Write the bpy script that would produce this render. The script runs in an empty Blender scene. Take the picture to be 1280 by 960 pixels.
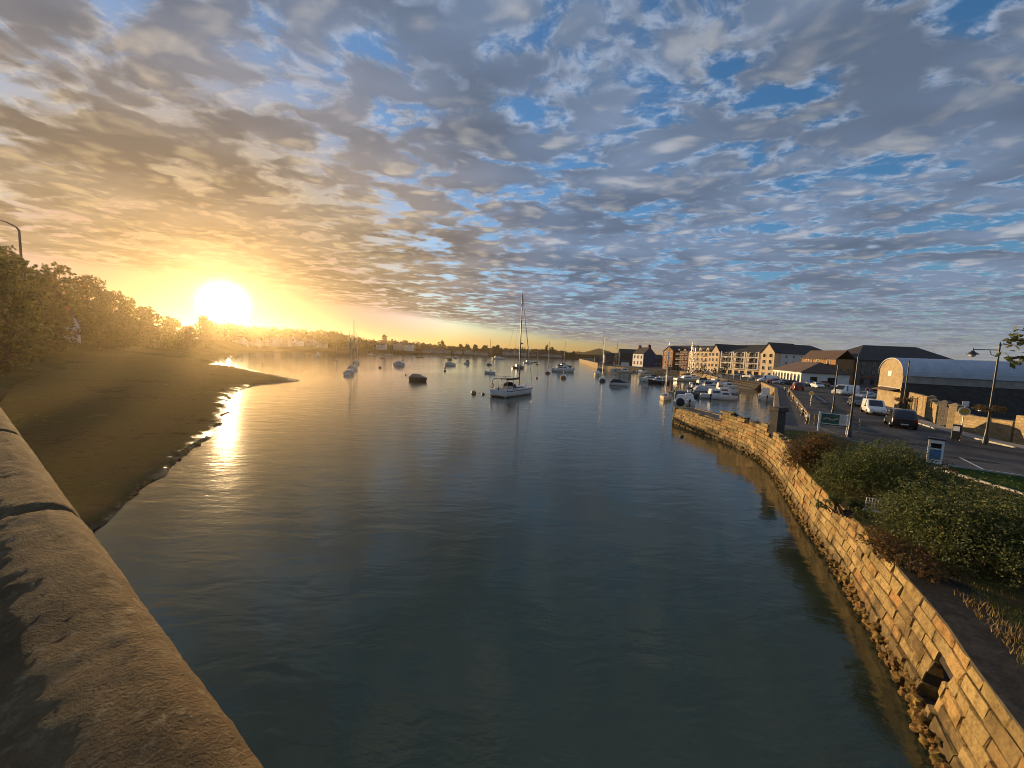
import bpy, math, random
from mathutils import Vector, Matrix, noise, geometry
R = math.radians
PI = math.pi
scene = bpy.context.scene
COL = scene.collection

# ------------------------------------------------------------------ camera and the point helpers
F, PITCH, ROLL, CAMZ = 462.0, R(4.9), R(2.4), 8.0
_f = Vector((0, math.cos(PITCH), -math.sin(PITCH)))
_u0 = Vector((0, math.sin(PITCH), math.cos(PITCH)))
_r0 = Vector((1, 0, 0))
_R = math.cos(ROLL) * _r0 + math.sin(ROLL) * _u0
_U = math.cos(ROLL) * _u0 - math.sin(ROLL) * _r0

def ray(px, py):
    return _f + (px - 640) / F * _R + (480 - py) / F * _U

def at(px, py, z=0.0):          # ground point (height z) seen at a place of the 1280x960 photograph
    d = ray(px, py); t = (z - CAMZ) / d.z
    return Vector((d.x * t, d.y * t, z))

def at_depth(px, py, y):
    d = ray(px, py); t = y / d.y
    return Vector((d.x * t, y, CAMZ + d.z * t))

cam_d = bpy.data.cameras.new('camera'); cam_d.sensor_width = 36; cam_d.lens = F / 1280 * 36
cam_d.clip_start = 0.05; cam_d.clip_end = 9000
cam = bpy.data.objects.new('camera', cam_d); COL.objects.link(cam)
cam.matrix_world = Matrix(((_R.x, _U.x, -_f.x, 0), (_R.y, _U.y, -_f.y, 0), (_R.z, _U.z, -_f.z, CAMZ), (0, 0, 0, 1)))
scene.camera = cam

SUN_AZ, SUN_EL = R(-37.9), R(4.5)         # azimuth measured from +Y towards +X
SUN = Vector((math.sin(SUN_AZ) * math.cos(SUN_EL), math.cos(SUN_AZ) * math.cos(SUN_EL), math.sin(SUN_EL)))

# ------------------------------------------------------------------ mesh builder
class MB:
    def __init__(s):
        s.v = []; s.f = []; s.m = []; s.smooth = []
        s.T = Matrix.Identity(4)
    def push(s, verts, faces, mat=0, smooth=False):
        o = len(s.v)
        for p in verts: s.v.append(s.T @ Vector(p))
        for fc in faces:
            s.f.append([i + o for i in fc]); s.m.append(mat); s.smooth.append(smooth)
    def box(s, x0, y0, z0, x1, y1, z1, mat=0):
        v = [(x0,y0,z0),(x1,y0,z0),(x1,y1,z0),(x0,y1,z0),(x0,y0,z1),(x1,y0,z1),(x1,y1,z1),(x0,y1,z1)]
        s.push(v, [(0,3,2,1),(4,5,6,7),(0,1,5,4),(1,2,6,5),(2,3,7,6),(3,0,4,7)], mat)
    def bbox(s, x0, y0, z0, x1, y1, z1, b=.02, mat=0):    # box with chamfered edges
        v = []; f = []
        xs, ys, zs = (x0, x1), (y0, y1), (z0, z1)
        idx = {}
        for i in (0,1):
            for j in (0,1):
                for k in (0,1):
                    x, y, z = xs[i], ys[j], zs[k]
                    sx, sy, sz = (1,-1)[i], (1,-1)[j], (1,-1)[k]
                    idx[i,j,k,0] = len(v); v.append((x, y+sy*b, z+sz*b))
                    idx[i,j,k,1] = len(v); v.append((x+sx*b, y, z+sz*b))
                    idx[i,j,k,2] = len(v); v.append((x+sx*b, y+sy*b, z))
        for a in (0,1):
            q = [idx[a,j,k,0] for j,k in ((0,0),(1,0),(1,1),(0,1))]; f.append(q if a else q[::-1])
            q = [idx[i,a,k,1] for i,k in ((0,0),(1,0),(1,1),(0,1))]; f.append(q[::-1] if a else q)
            q = [idx[i,j,a,2] for i,j in ((0,0),(1,0),(1,1),(0,1))]; f.append(q if a else q[::-1])
        for j in (0,1):
            for k in (0,1):
                f.append([idx[0,j,k,1], idx[1,j,k,1], idx[1,j,k,2], idx[0,j,k,2]][::(1 if (j+k)%2 else -1)])
        for i in (0,1):
            for k in (0,1):
                f.append([idx[i,0,k,0], idx[i,1,k,0], idx[i,1,k,2], idx[i,0,k,2]][::(-1 if (i+k)%2 else 1)])
            for j in (0,1):
                f.append([idx[i,j,0,0], idx[i,j,1,0], idx[i,j,1,1], idx[i,j,0,1]][::(1 if (i+j)%2 else -1)])
        for i in (0,1):
            for j in (0,1):
                for k in (0,1):
                    t = [idx[i,j,k,0], idx[i,j,k,1], idx[i,j,k,2]]
                    f.append(t if (i+j+k)%2 else t[::-1])
        s.push(v, f, mat)
    def cyl(s, p0, p1, r0, r1=None, n=8, mat=0, caps=True, smooth=True):
        r1 = r0 if r1 is None else r1
        p0, p1 = Vector(p0), Vector(p1); d = (p1 - p0)
        if d.length < 1e-6: return
        d.normalize()
        a = d.orthogonal().normalized(); b = d.cross(a)
        v = []
        for p, r in ((p0, r0), (p1, r1)):
            for i in range(n):
                t = 2*PI*i/n
                v.append(p + (a*math.cos(t) + b*math.sin(t))*r)
        s.push(v, [(i, (i+1)%n, n+(i+1)%n, n+i) for i in range(n)], mat, smooth)
        if caps:
            s.push(v[:n], [tuple(range(n))[::-1]], mat); s.push(v[n:], [tuple(range(n))], mat)
    def tube(s, path, r, n=6, mat=0):
        for i in range(len(path)-1):
            ra, rb = (r, r) if not isinstance(r, (list, tuple)) else (r[i], r[i+1])
            s.cyl(path[i], path[i+1], ra, rb, n, mat)
    def loft(s, rings, closed=True, cap0=True, cap1=True, mat=0, smooth=True):
        n = len(rings[0]); v = [p for r in rings for p in r]; f = []
        for i in range(len(rings)-1):
            for j in range(n if closed else n-1):
                k = (j+1) % n
                f.append((i*n+j, i*n+k, (i+1)*n+k, (i+1)*n+j))
        s.push(v, f, mat, smooth)
        if cap0: s.push(rings[0], [tuple(range(n))[::-1]], mat)
        if cap1: s.push(rings[-1], [tuple(range(n))], mat)
    def revolve(s, prof, n=12, c=(0,0,0), mat=0, smooth=True):
        rings = [[(c[0]+r*math.cos(2*PI*i/n), c[1]+r*math.sin(2*PI*i/n), c[2]+z) for i in range(n)] for r, z in prof]
        s.loft(rings, True, True, True, mat, smooth)
    def prism(s, poly, z0, z1, mat=0):
        n = len(poly)
        v = [(x,y,z0) for x,y in poly] + [(x,y,z1) for x,y in poly]
        s.push(v, [(i,(i+1)%n,n+(i+1)%n,n+i) for i in range(n)], mat)
        tri = geometry.tessellate_polygon([[Vector((x,y,0)) for x,y in poly]])
        s.push(v[n:], [up_tri(poly, t) for t in tri], mat)
    def quad(s, a, b, c, d, mat=0): s.push([a,b,c,d], [(0,1,2,3)], mat)
    def rock(s, c, r, rng, sq=(1,1,1), mat=0):
        v = []
        for p in ICO[0]:
            q = Vector(p) * r * (0.75 + 0.5*rng.random())
            v.append((c[0]+q.x*sq[0], c[1]+q.y*sq[1], c[2]+q.z*sq[2]))
        s.push(v, ICO[1], mat)
    def build(s, name, mats, parent=None, loc=None, uv=True, rz=0):
        me = bpy.data.meshes.new(name)
        me.from_pydata([tuple(p) for p in s.v], [], s.f)
        if not isinstance(mats, (list, tuple)): mats = [mats]
        for m in mats: me.materials.append(m)
        me.polygons.foreach_set('material_index', s.m)
        me.polygons.foreach_set('use_smooth', s.smooth)
        if uv and len(s.f) < 60000:
            L = me.uv_layers.new(name='UVMap'); buf = []
            for p in me.polygons:
                n = p.normal
                if abs(n.z) < .7:
                    t = Vector((-n.y, n.x, 0)); t.normalize()
                    for vi in p.vertices:
                        c = me.vertices[vi].co; buf += [c.dot(t), c.z]
                else:
                    for vi in p.vertices:
                        c = me.vertices[vi].co; buf += [c.x, c.y]
            L.data.foreach_set('uv', buf)
        me.update()
        o = bpy.data.objects.new(name, me); COL.objects.link(o)
        if parent is not None: o.parent = parent
        if loc is not None: o.location = loc
        o.rotation_euler.z = rz
        return o

def up_tri(poly, t):
    a, b, c = (poly[i] for i in t)
    return tuple(t) if (b[0]-a[0])*(c[1]-a[1]) - (b[1]-a[1])*(c[0]-a[0]) > 0 else tuple(t)[::-1]

def _ico():
    import bmesh
    bm = bmesh.new(); bmesh.ops.create_icosphere(bm, subdivisions=2, radius=1)
    v = [tuple(p.co) for p in bm.verts]; f = [tuple(p.index for p in q.verts) for q in bm.faces]
    bm.free(); return v, f
ICO = _ico()

def tag(o, label=None, cat=None, group=None, kind=None):
    if label: o['label'] = label
    if cat: o['category'] = cat
    if group: o['group'] = group
    if kind: o['kind'] = kind
    return o

def empty(name, loc=(0,0,0), rz=0.0, label=None, cat=None, group=None):
    o = bpy.data.objects.new(name, None); COL.objects.link(o)
    o.location = loc; o.rotation_euler.z = rz; o.empty_display_size = .3
    return tag(o, label, cat, group)

def copy_tree(o, parent=None):
    c = o.copy(); COL.objects.link(c)
    if parent is not None: c.parent = parent
    for ch in list(o.children): copy_tree(ch, c)
    return c

# ------------------------------------------------------------------ materials
class NT:
    def __init__(s, tree): s.t = tree; s.l = tree.links
    def n(s, typ, **kw):
        nd = s.t.nodes.new(typ)
        ins = kw.pop('i', {})
        for k, v in kw.items(): setattr(nd, k, v)
        for k, v in ins.items(): s.set(nd, k, v)
        return nd
    def set(s, nd, k, v):
        sock = nd.inputs[k]
        if isinstance(v, bpy.types.NodeSocket): s.l.new(v, sock)
        else: sock.default_value = v
    def math(s, op, a, b=None, c=None, clamp=False):
        nd = s.t.nodes.new('ShaderNodeMath'); nd.operation = op; nd.use_clamp = clamp
        for i, v in enumerate((a, b, c)):
            if v is not None: s.set(nd, i, v)
        return nd.outputs[0]
    def vmath(s, op, a, b=None, out=0):
        nd = s.t.nodes.new('ShaderNodeVectorMath'); nd.operation = op
        s.set(nd, 0, a)
        if b is not None: s.set(nd, 1, b)
        return nd.outputs[out]
    def scale(s, a, k):
        nd = s.t.nodes.new('ShaderNodeVectorMath'); nd.operation = 'SCALE'
        s.set(nd, 0, a); s.set(nd, 3, k); return nd.outputs[0]
    def mix(s, fac, a, b, blend='MIX'):
        nd = s.t.nodes.new('ShaderNodeMix'); nd.data_type = 'RGBA'; nd.blend_type = blend
        s.set(nd, 0, fac); s.set(nd, 6, c4(a)); s.set(nd, 7, c4(b)); return nd.outputs[2]
    def ramp(s, fac, stops, interp='LINEAR'):
        nd = s.t.nodes.new('ShaderNodeValToRGB'); s.set(nd, 0, fac)
        cr = nd.color_ramp; cr.interpolation = interp
        while len(cr.elements) < len(stops): cr.elements.new(.5)
        for e, (p, c) in zip(cr.elements, stops): e.position = p; e.color = c4(c)
        return nd.outputs[0]
    def sstep(s, x, a, b):
        nd = s.t.nodes.new('ShaderNodeMapRange'); nd.interpolation_type = 'SMOOTHSTEP'
        s.set(nd, 0, x); s.set(nd, 1, a); s.set(nd, 2, b); s.set(nd, 3, 0.0); s.set(nd, 4, 1.0); return nd.outputs[0]
    def noise(s, vec, scale, detail=4, rough=.55, dist=0.0, out=0):
        nd = s.t.nodes.new('ShaderNodeTexNoise')
        if vec is not None: s.set(nd, 'Vector', vec)
        s.set(nd, 'Scale', scale); s.set(nd, 'Detail', detail); s.set(nd, 'Roughness', rough); s.set(nd, 'Distortion', dist)
        return nd.outputs[out]

def c4(c):
    if isinstance(c, bpy.types.NodeSocket): return c
    if isinstance(c, (int, float)): return (c, c, c, 1)
    return tuple(c) if len(c) == 4 else (*c, 1)

def base_mat(name):
    m = bpy.data.materials.new(name); m.use_nodes = True
    t = NT(m.node_tree); b = m.node_tree.nodes['Principled BSDF']
    return m, t, b

def mat(name, col, col2=None, rough=.7, scale=4.0, bump=.0, bscale=None, metal=0.0, spec=.5, island=0.0, coat=0, trans=0.0, detail=5):
    m, t, b = base_mat(name)
    tc = t.n('ShaderNodeTexCoord').outputs['Object']
    col2 = col2 or tuple(c*.72 for c in col)
    nz = t.noise(tc, scale, detail, .6)
    f = t.sstep(nz, .36, .64)
    c = t.mix(f, col, col2)
    if island:
        rnd = t.n('ShaderNodeNewGeometry').outputs['Random Per Island']
        k = t.math('MULTIPLY_ADD', rnd, 2*island, 1-island)
        hs = t.n('ShaderNodeHueSaturation', i={'Value': k, 'Color': c,
             'Hue': t.math('MULTIPLY_ADD', t.math('FRACT', t.math('MULTIPLY', rnd, 7.3)), island*.09, .5-island*.045)})
        c = hs.outputs[0]
    t.set(b, 'Base Color', c); t.set(b, 'Roughness', rough); t.set(b, 'Metallic', metal)
    t.set(b, 'Specular IOR Level', spec)
    if coat: t.set(b, 'Coat Weight', coat)
    if bump:
        bn = t.n('ShaderNodeBump', i={'Strength': 1.0, 'Distance': bump, 'Height': t.noise(tc, bscale or scale*6, 6, .65)})
        t.set(b, 'Normal', bn.outputs[0])
    return m

def leaf_mat(name, cols, trans=.35):
    m, t, b = base_mat(name)
    rnd = t.n('ShaderNodeNewGeometry').outputs['Random Per Island']
    n = len(cols)
    tc = t.n('ShaderNodeTexCoord').outputs['Object']
    big = t.noise(tc, .9, 2)
    k = t.math('ADD', t.math('MULTIPLY', rnd, .6), t.math('MULTIPLY', big, .4), clamp=True)
    c = t.ramp(k, [((i+.3)/n, c) for i, c in enumerate(cols)])
    t.set(b, 'Base Color', c); t.set(b, 'Roughness', .6); t.set(b, 'Specular IOR Level', .3)
    tr = t.n('ShaderNodeBsdfTranslucent', i={'Color': c})
    mx = t.n('ShaderNodeMixShader', i={0: trans, 1: b.outputs[0], 2: tr.outputs[0]})
    t.l.new(mx.outputs[0], m.node_tree.nodes['Material Output'].inputs[0])
    return m

def brick_mat(name, c1, c2, mortar, bw=.45, bh=.2, ms=.015, rough=.85, bump=.015, stain=(.5,.45,.4), stainf=.35):
    m, t, b = base_mat(name)
    uv = t.n('ShaderNodeTexCoord').outputs['UV']
    tc = t.n('ShaderNodeTexCoord').outputs['Object']
    wob = t.vmath('ADD', uv, t.scale(t.noise(tc, 2.5, 3, out=1), bh*.35))
    br = t.n('ShaderNodeTexBrick', i={'Vector': wob, 'Color1': c4(c1), 'Color2': c4(c2), 'Mortar': c4(mortar), 'Scale': 1.0,
         'Mortar Size': ms, 'Mortar Smooth': .3, 'Brick Width': bw, 'Row Height': bh, 'Bias': 0.0})
    st = t.math('MULTIPLY', t.sstep(t.noise(tc, .7, 5, .65), .45, .75), stainf)
    c = t.mix(st, br.outputs[0], t.mix(1.0, br.outputs[0], stain, 'MULTIPLY'))
    fine = t.noise(tc, 9, 5, .7)
    c = t.mix(t.sstep(fine, .3, .7), t.mix(1.0, c, .72, 'MULTIPLY'), c)
    t.set(b, 'Base Color', c); t.set(b, 'Roughness', rough); t.set(b, 'Specular IOR Level', .25)
    h = t.math('ADD', t.math('MULTIPLY', br.outputs[1], -1.0), t.math('MULTIPLY', fine, .6))
    t.set(b, 'Normal', t.n('ShaderNodeBump', i={'Strength': 1.0, 'Distance': bump, 'Height': h}).outputs[0])
    return m

M = {}
M['white'] = mat('white_gelcoat', (.72,.72,.70), (.6,.6,.58), .3, 1.5)
M['navy'] = mat('navy_paint', (.02,.03,.06), (.03,.04,.07), .3)
M['boat_blue'] = mat('blue_grey_paint', (.12,.17,.22), (.09,.13,.17), .35)
M['boat_red'] = mat('red_paint', (.35,.04,.03), (.28,.03,.025), .35)
M['boat_orange'] = mat('varnished_timber', (.36,.15,.05), (.25,.1,.035), .3, 3)
M['boat_dark'] = mat('dark_hull_paint', (.035,.035,.04), (.025,.025,.03), .4)
M['boat_cream'] = mat('cream_gelcoat', (.66,.58,.42), (.6,.5,.36), .35)
M['tan_cover'] = mat('tan_canvas', (.30,.26,.19), (.24,.2,.15), .85, 2, .01)
M['navy_cover'] = mat('navy_canvas', (.025,.03,.05), (.02,.024,.04), .85, 2, .01)
M['grey_cover'] = mat('grey_canvas', (.45,.45,.44), (.36,.36,.36), .8, 2, .01)
M['antifoul'] = mat('antifouling', (.10,.025,.02), (.07,.02,.02), .8)
M['stripe'] = mat('boot_stripe', (.02,.025,.05), None, .35)
M['alu'] = mat('aluminium', (.55,.55,.55), (.45,.45,.45), .35, 2, metal=.8)
M['alu_dark'] = mat('dark_aluminium', (.09,.08,.07), (.07,.06,.05), .45, 2, metal=.4)
M['steel'] = mat('stainless_steel', (.6,.6,.6), None, .25, metal=1.0)
M['rope'] = mat('rope', (.16,.13,.1), None, .9)
M['teak'] = mat('teak', (.22,.14,.08), (.17,.11,.06), .7, 6)
M['glass'] = mat('dark_glass', (.012,.015,.018), (.012,.015,.018), .06, spec=.8)
M['orange'] = mat('orange_plastic', (.7,.16,.03), (.6,.12,.03), .5)
M['yellow'] = mat('yellow_plastic', (.65,.42,.04), None, .5)
M['black'] = mat('black_rubber', (.018,.018,.018), (.025,.025,.025), .75)
M['black_paint'] = mat('black_paint', (.015,.015,.016), (.02,.02,.02), .4, coat=.2)
M['charcoal'] = mat('charcoal_plastic', (.03,.03,.032), None, .5)
M['rim'] = mat('alloy_rim', (.45,.45,.46), None, .3, metal=.9)
M['plate'] = mat('number_plate', (.7,.7,.66), None, .5)
M['lens_red'] = mat('tail_lens', (.3,.015,.01), None, .2)
M['lens_clear'] = mat('clear_lens', (.6,.6,.58), None, .1)
def paint(name, c, rough=.28, metal=0.0): return mat(name, c, tuple(k*.93 for k in c), rough, 1.0, coat=.6, metal=metal)
M['car_black'] = paint('car_black', (.012,.012,.014))
M['car_white'] = paint('car_white', (.74,.74,.72))
M['car_grey'] = paint('car_grey', (.09,.1,.11), .3, .3)
M['car_silver'] = paint('car_silver', (.42,.43,.44), .3, .5)
M['car_red'] = paint('car_red', (.22,.02,.018))
M['car_blue'] = paint('car_blue', (.03,.06,.16))
M['car_orange'] = paint('car_orange', (.4,.13,.03))
M['asphalt'] = mat('asphalt', (.115,.11,.105), (.062,.06,.058), .95, .35, .004, 60, spec=.1)
M['old_asphalt'] = mat('worn_asphalt', (.14,.132,.12), (.095,.09,.084), .95, .5, .006, 30, spec=.1)
M['tar'] = mat('tar_patch', (.05,.049,.048), (.038,.037,.036), .9, 2, .003, 60, spec=.1)
M['concrete'] = mat('concrete', (.33,.31,.28), (.24,.23,.2), .85, .8, .01, 12)
M['kerb'] = mat('kerb_stone', (.42,.40,.36), (.32,.3,.27), .85, 2, .01)
M['road_paint'] = mat('road_paint', (.62,.62,.58), (.45,.45,.42), .7, 5)
M['slate'] = mat('slate_roof', (.018,.0175,.018), (.028,.027,.026), .75, 1.2, .02, 8)
M['slate_brown'] = mat('brown_tile_roof', (.07,.045,.032), (.09,.055,.04), .8, 1.2, .02, 8)
M['render_cream'] = mat('cream_render', (.66,.50,.31), (.58,.43,.26), .85, .6)
M['render_white'] = mat('white_render', (.74,.72,.68), (.66,.64,.6), .85, .4)
M['render_pale'] = mat('pale_grey_render', (.60,.60,.58), (.5,.5,.49), .85, .4)
M['render_far'] = mat('shaded_far_render', (.40,.38,.34), (.32,.3,.27), .85, .4)  # pale render darkened: shade of the backlit walls put into the colour
M['render_pink'] = mat('buff_render', (.55,.44,.32), (.48,.38,.28), .85, .4)
M['blue_render'] = mat('dark_blue_render', (.035,.055,.11), (.03,.045,.09), .8, .4)
M['timber'] = mat('weathered_timber', (.34,.26,.17), (.22,.17,.11), .85, 5, .01)
M['dark_timber'] = mat('dark_timber', (.06,.045,.03), (.045,.035,.025), .8, 5, .01)
M['bark'] = mat('bark', (.07,.052,.035), (.045,.034,.024), .95, 5, .03)
M['brick_red'] = brick_mat('red_brick', (.22,.055,.03), (.17,.045,.028), (.2,.16,.13), .3, .1, .01, bump=.006)
M['brick_orange'] = brick_mat('orange_brick', (.45,.22,.08), (.36,.16,.055), (.32,.24,.16), .45, .16, .012, bump=.006)
M['stone_rubble'] = brick_mat('rubble_stone', (.45,.34,.17), (.28,.2,.1), (.34,.26,.16), .5, .24, .03, bump=.05)
M['stone_dark'] = brick_mat('dark_rubble_stone', (.10,.095,.088), (.06,.057,.054), (.085,.08,.075), .45, .22, .03, bump=.04)
M['stone_grey'] = brick_mat('grey_warehouse_stone', (.2,.18,.16), (.14,.125,.11), (.18,.16,.14), .5, .24, .03, bump=.03)
M['stone_gable'] = brick_mat('gable_stone', (.40,.32,.19), (.34,.26,.15), (.42,.33,.21), .7, .3, .012, bump=.012, stainf=.5)
M['quay_stone'] = brick_mat('quay_stone', (.42,.31,.17), (.3,.22,.12), (.1,.08,.06), .8, .32, .02, bump=.04)
M['corrugated'] = mat('metal_roof_sheet', (.40,.45,.52), (.33,.375,.44), .5, .6, metal=.15)
M['leaf_shrub'] = leaf_mat('shrub_leaves', [(.026,.040,.012),(.05,.075,.02),(.085,.11,.03),(.17,.17,.055)])
M['leaf_rust'] = leaf_mat('russet_shrub_leaves', [(.04,.042,.014),(.1,.08,.024),(.16,.095,.03),(.2,.085,.035)])
M['leaf_rose'] = leaf_mat('rose_leaves', [(.022,.036,.012),(.048,.07,.02),(.085,.11,.032),(.2,.19,.065)])
M['leaf_tree'] = leaf_mat('tree_leaves', [(.012,.018,.006),(.026,.035,.01),(.05,.058,.016),(.085,.085,.026)], .10)
M['leaf_far'] = leaf_mat('far_tree_leaves', [(.02,.027,.01),(.032,.04,.014),(.05,.055,.02)], .12)
M['leaf_dry'] = leaf_mat('dry_stems', [(.22,.14,.05),(.3,.2,.08),(.4,.28,.12)])
M['flower'] = leaf_mat('red_flowers', [(.35,.05,.03),(.45,.1,.04),(.4,.2,.1)])
M['grass'] = leaf_mat('grass_blades', [(.035,.05,.014),(.06,.075,.02),(.11,.11,.035),(.2,.16,.06)])
M['weed'] = mat('weedy_rock', (.24,.15,.05), (.06,.042,.016), .95, 5, .03, spec=.1, island=.35)
M['hedge'] = M['leaf_tree']

def seawall_mat():
    m, t, b = base_mat('sandstone_blocks')
    g = t.n('ShaderNodeNewGeometry'); rnd = g.outputs['Random Per Island']; pos = g.outputs['Position']
    c = t.ramp(rnd, [(.0,(.20,.14,.06)),(.25,(.36,.26,.105)),(.5,(.29,.21,.09)),(.72,(.42,.305,.13)),(.88,(.36,.20,.065)),(1,(.25,.17,.07))])
    st = t.noise(pos, 1.6, 6, .7)
    c = t.mix(t.sstep(st, .46, .64), c, t.mix(1.0, c, (.48,.43,.36), 'MULTIPLY'))
    c = t.mix(t.sstep(t.noise(pos, .55, 4, .6), .5, .7), c, t.mix(1.0, c, (.62,.62,.55), 'MULTIPLY'))
    f2 = t.noise(pos, 11, 6, .72)
    c = t.mix(t.sstep(f2, .28, .62), t.mix(1.0, c, (.6,.56,.5), 'MULTIPLY'), c)
    z = t.n('ShaderNodeSeparateXYZ', i={0: pos}).outputs[2]      # weed and tide line near the water
    zz = t.math('ADD', z, t.math('MULTIPLY_ADD', st, -1.3, .65))
    weed = t.math('SUBTRACT', 1.0, t.sstep(zz, .30, .88))
    c = t.mix(t.math('MULTIPLY', weed, .85), c, (.075,.055,.025))
    t.set(b, 'Base Color', c); t.set(b, 'Roughness', .85); t.set(b, 'Specular IOR Level', .3)
    h = t.math('ADD', f2, t.math('MULTIPLY', t.noise(pos, 3.2, 4), 1.2))
    t.set(b, 'Normal', t.n('ShaderNodeBump', i={'Strength': 1.0, 'Distance': .06, 'Height': h}).outputs[0])
    return m
M['seawall'] = seawall_mat()
M['mortar'] = mat('dark_joints', (.03,.022,.014), (.018,.014,.01), .95, 6, .01)

def coping_mat():
    m, t, b = base_mat('lichened_coping_stone')
    tc = t.n('ShaderNodeTexCoord').outputs['Object']
    a = t.noise(tc, 3.0, 7, .7); f = t.noise(tc, 28, 6, .75); g = t.noise(tc, 160, 3, .7)
    c = t.ramp(a, [(.3,(.095,.064,.034)),(.5,(.165,.113,.06)),(.7,(.24,.172,.092))])
    c = t.mix(t.sstep(f, .5, .66), c, (.26,.20,.115))
    c = t.mix(t.math('MULTIPLY', t.sstep(t.noise(tc, 7, 5, .7), .56, .68), .7), c, (.055,.045,.034))
    t.set(b, 'Base Color', c); t.set(b, 'Roughness', .95); t.set(b, 'Specular IOR Level', .06)
    h = t.math('ADD', t.math('MULTIPLY', f, .8), t.math('MULTIPLY', g, .8))
    t.set(b, 'Normal', t.n('ShaderNodeBump', i={'Strength': 1.0, 'Distance': .018, 'Height': h}).outputs[0])
    return m
M['coping'] = coping_mat()

def water_mat():
    m, t, b = base_mat('estuary_water')
    pos = t.n('ShaderNodeNewGeometry').outputs['Position']
    big = t.noise(pos, .018, 3, .5, .6)
    str_ = t.n('ShaderNodeMapping', i={'Vector': pos, 'Scale': (.45, 1.0, 1.0), 'Rotation': (0, 0, R(-12))}).outputs[0]
    w1 = t.noise(str_, .75, 3, .55, .4)
    w2 = t.noise(str_, 2.6, 4, .6, .3)
    w3 = t.noise(str_, 6.5, 2, .6)
    calm = t.sstep(big, .36, .66)
    h = t.math('ADD', t.math('MULTIPLY', w1, .30), t.math('MULTIPLY', w2, t.math('MULTIPLY_ADD', calm, .16, .04)))
    h = t.math('ADD', h, t.math('MULTIPLY', w3, t.math('MULTIPLY_ADD', calm, .04, .014)))
    bn = t.n('ShaderNodeBump', i={'Strength': 1.0, 'Distance': WAVE, 'Height': h}).outputs[0]
    t.set(b, 'Base Color', t.mix(t.sstep(big, .3, .7), (.021,.036,.023), (.029,.046,.029)))
    t.set(b, 'Roughness', .09); t.set(b, 'IOR', 1.56); t.set(b, 'Specular IOR Level', .6); t.set(b, 'Specular Tint', (1,1,.80,1)); t.set(b, 'Normal', bn)
    return m
WAVE = .12
M['water'] = water_mat()

def mud_mat():
    m, t, b = base_mat('wet_mud')
    pos = t.n('ShaderNodeNewGeometry').outputs['Position']
    a = t.noise(pos, .12, 6, .65, .4); f = t.noise(pos, 1.4, 6, .7); g = t.noise(pos, .45, 4, .6, .8)
    c = t.ramp(t.math('MULTIPLY_ADD', f, .5, t.math('MULTIPLY', a, .5)), [(.36,(.07,.05,.025)),(.48,(.15,.108,.048)),(.56,(.12,.10,.036)),(.64,(.20,.145,.065))])
    z = t.n('ShaderNodeSeparateXYZ', i={0: pos}).outputs[2]
    wet = t.math('SUBTRACT', 1.0, t.sstep(t.math('ADD', z, t.math('MULTIPLY_ADD', g, .9, -.45)), .02, .26))
    c = t.mix(t.math('MULTIPLY', wet, .6), c, t.mix(1.0, c, .45, 'MULTIPLY'))
    t.set(b, 'Base Color', c); t.set(b, 'Roughness', t.math('MULTIPLY_ADD', wet, -.62, 1.0)); t.set(b, 'Specular IOR Level', t.math('MULTIPLY', wet, .22))
    t.set(b, 'Normal', t.n('ShaderNodeBump', i={'Strength': 1.0, 'Distance': .25, 'Height': f}).outputs[0])
    return m
M['mud'] = mud_mat()

def land_mat(name, stops, s1=.08, s2=1.2, bump=.05):
    m, t, b = base_mat(name)
    pos = t.n('ShaderNodeNewGeometry').outputs['Position']
    a = t.noise(pos, s1, 5, .6, .3); f = t.noise(pos, s2, 6, .7)
    c = t.ramp(t.math('MULTIPLY_ADD', f, .5, t.math('MULTIPLY', a, .5)), stops)
    t.set(b, 'Base Color', c); t.set(b, 'Roughness', 1.0); t.set(b, 'Specular IOR Level', .0)
    t.set(b, 'Normal', t.n('ShaderNodeBump', i={'Strength': 1.0, 'Distance': bump, 'Height': f}).outputs[0])
    return m
M['bank'] = land_mat('rough_bank', [(.38,(.03,.035,.014)),(.5,(.06,.06,.025)),(.62,(.10,.085,.04))])
M['soil'] = land_mat('garden_soil', [(.36,(.07,.05,.028)),(.47,(.13,.095,.045)),(.54,(.09,.09,.03)),(.62,(.26,.19,.09))], .5, 2.5, .04)
M['lawn'] = land_mat('lawn', [(.36,(.03,.05,.014)),(.55,(.05,.075,.02)),(.66,(.085,.09,.03))], .5, 3, .03)
M['shore_rock'] = land_mat('dark_shore', [(.38,(.022,.02,.014)),(.55,(.05,.042,.03)),(.65,(.075,.06,.04))], .2, 1.5, .2)
M['path'] = land_mat('worn_path', [(.38,(.04,.036,.03)),(.5,(.065,.058,.048)),(.62,(.10,.088,.07))], .6, 3, .02)

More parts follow.
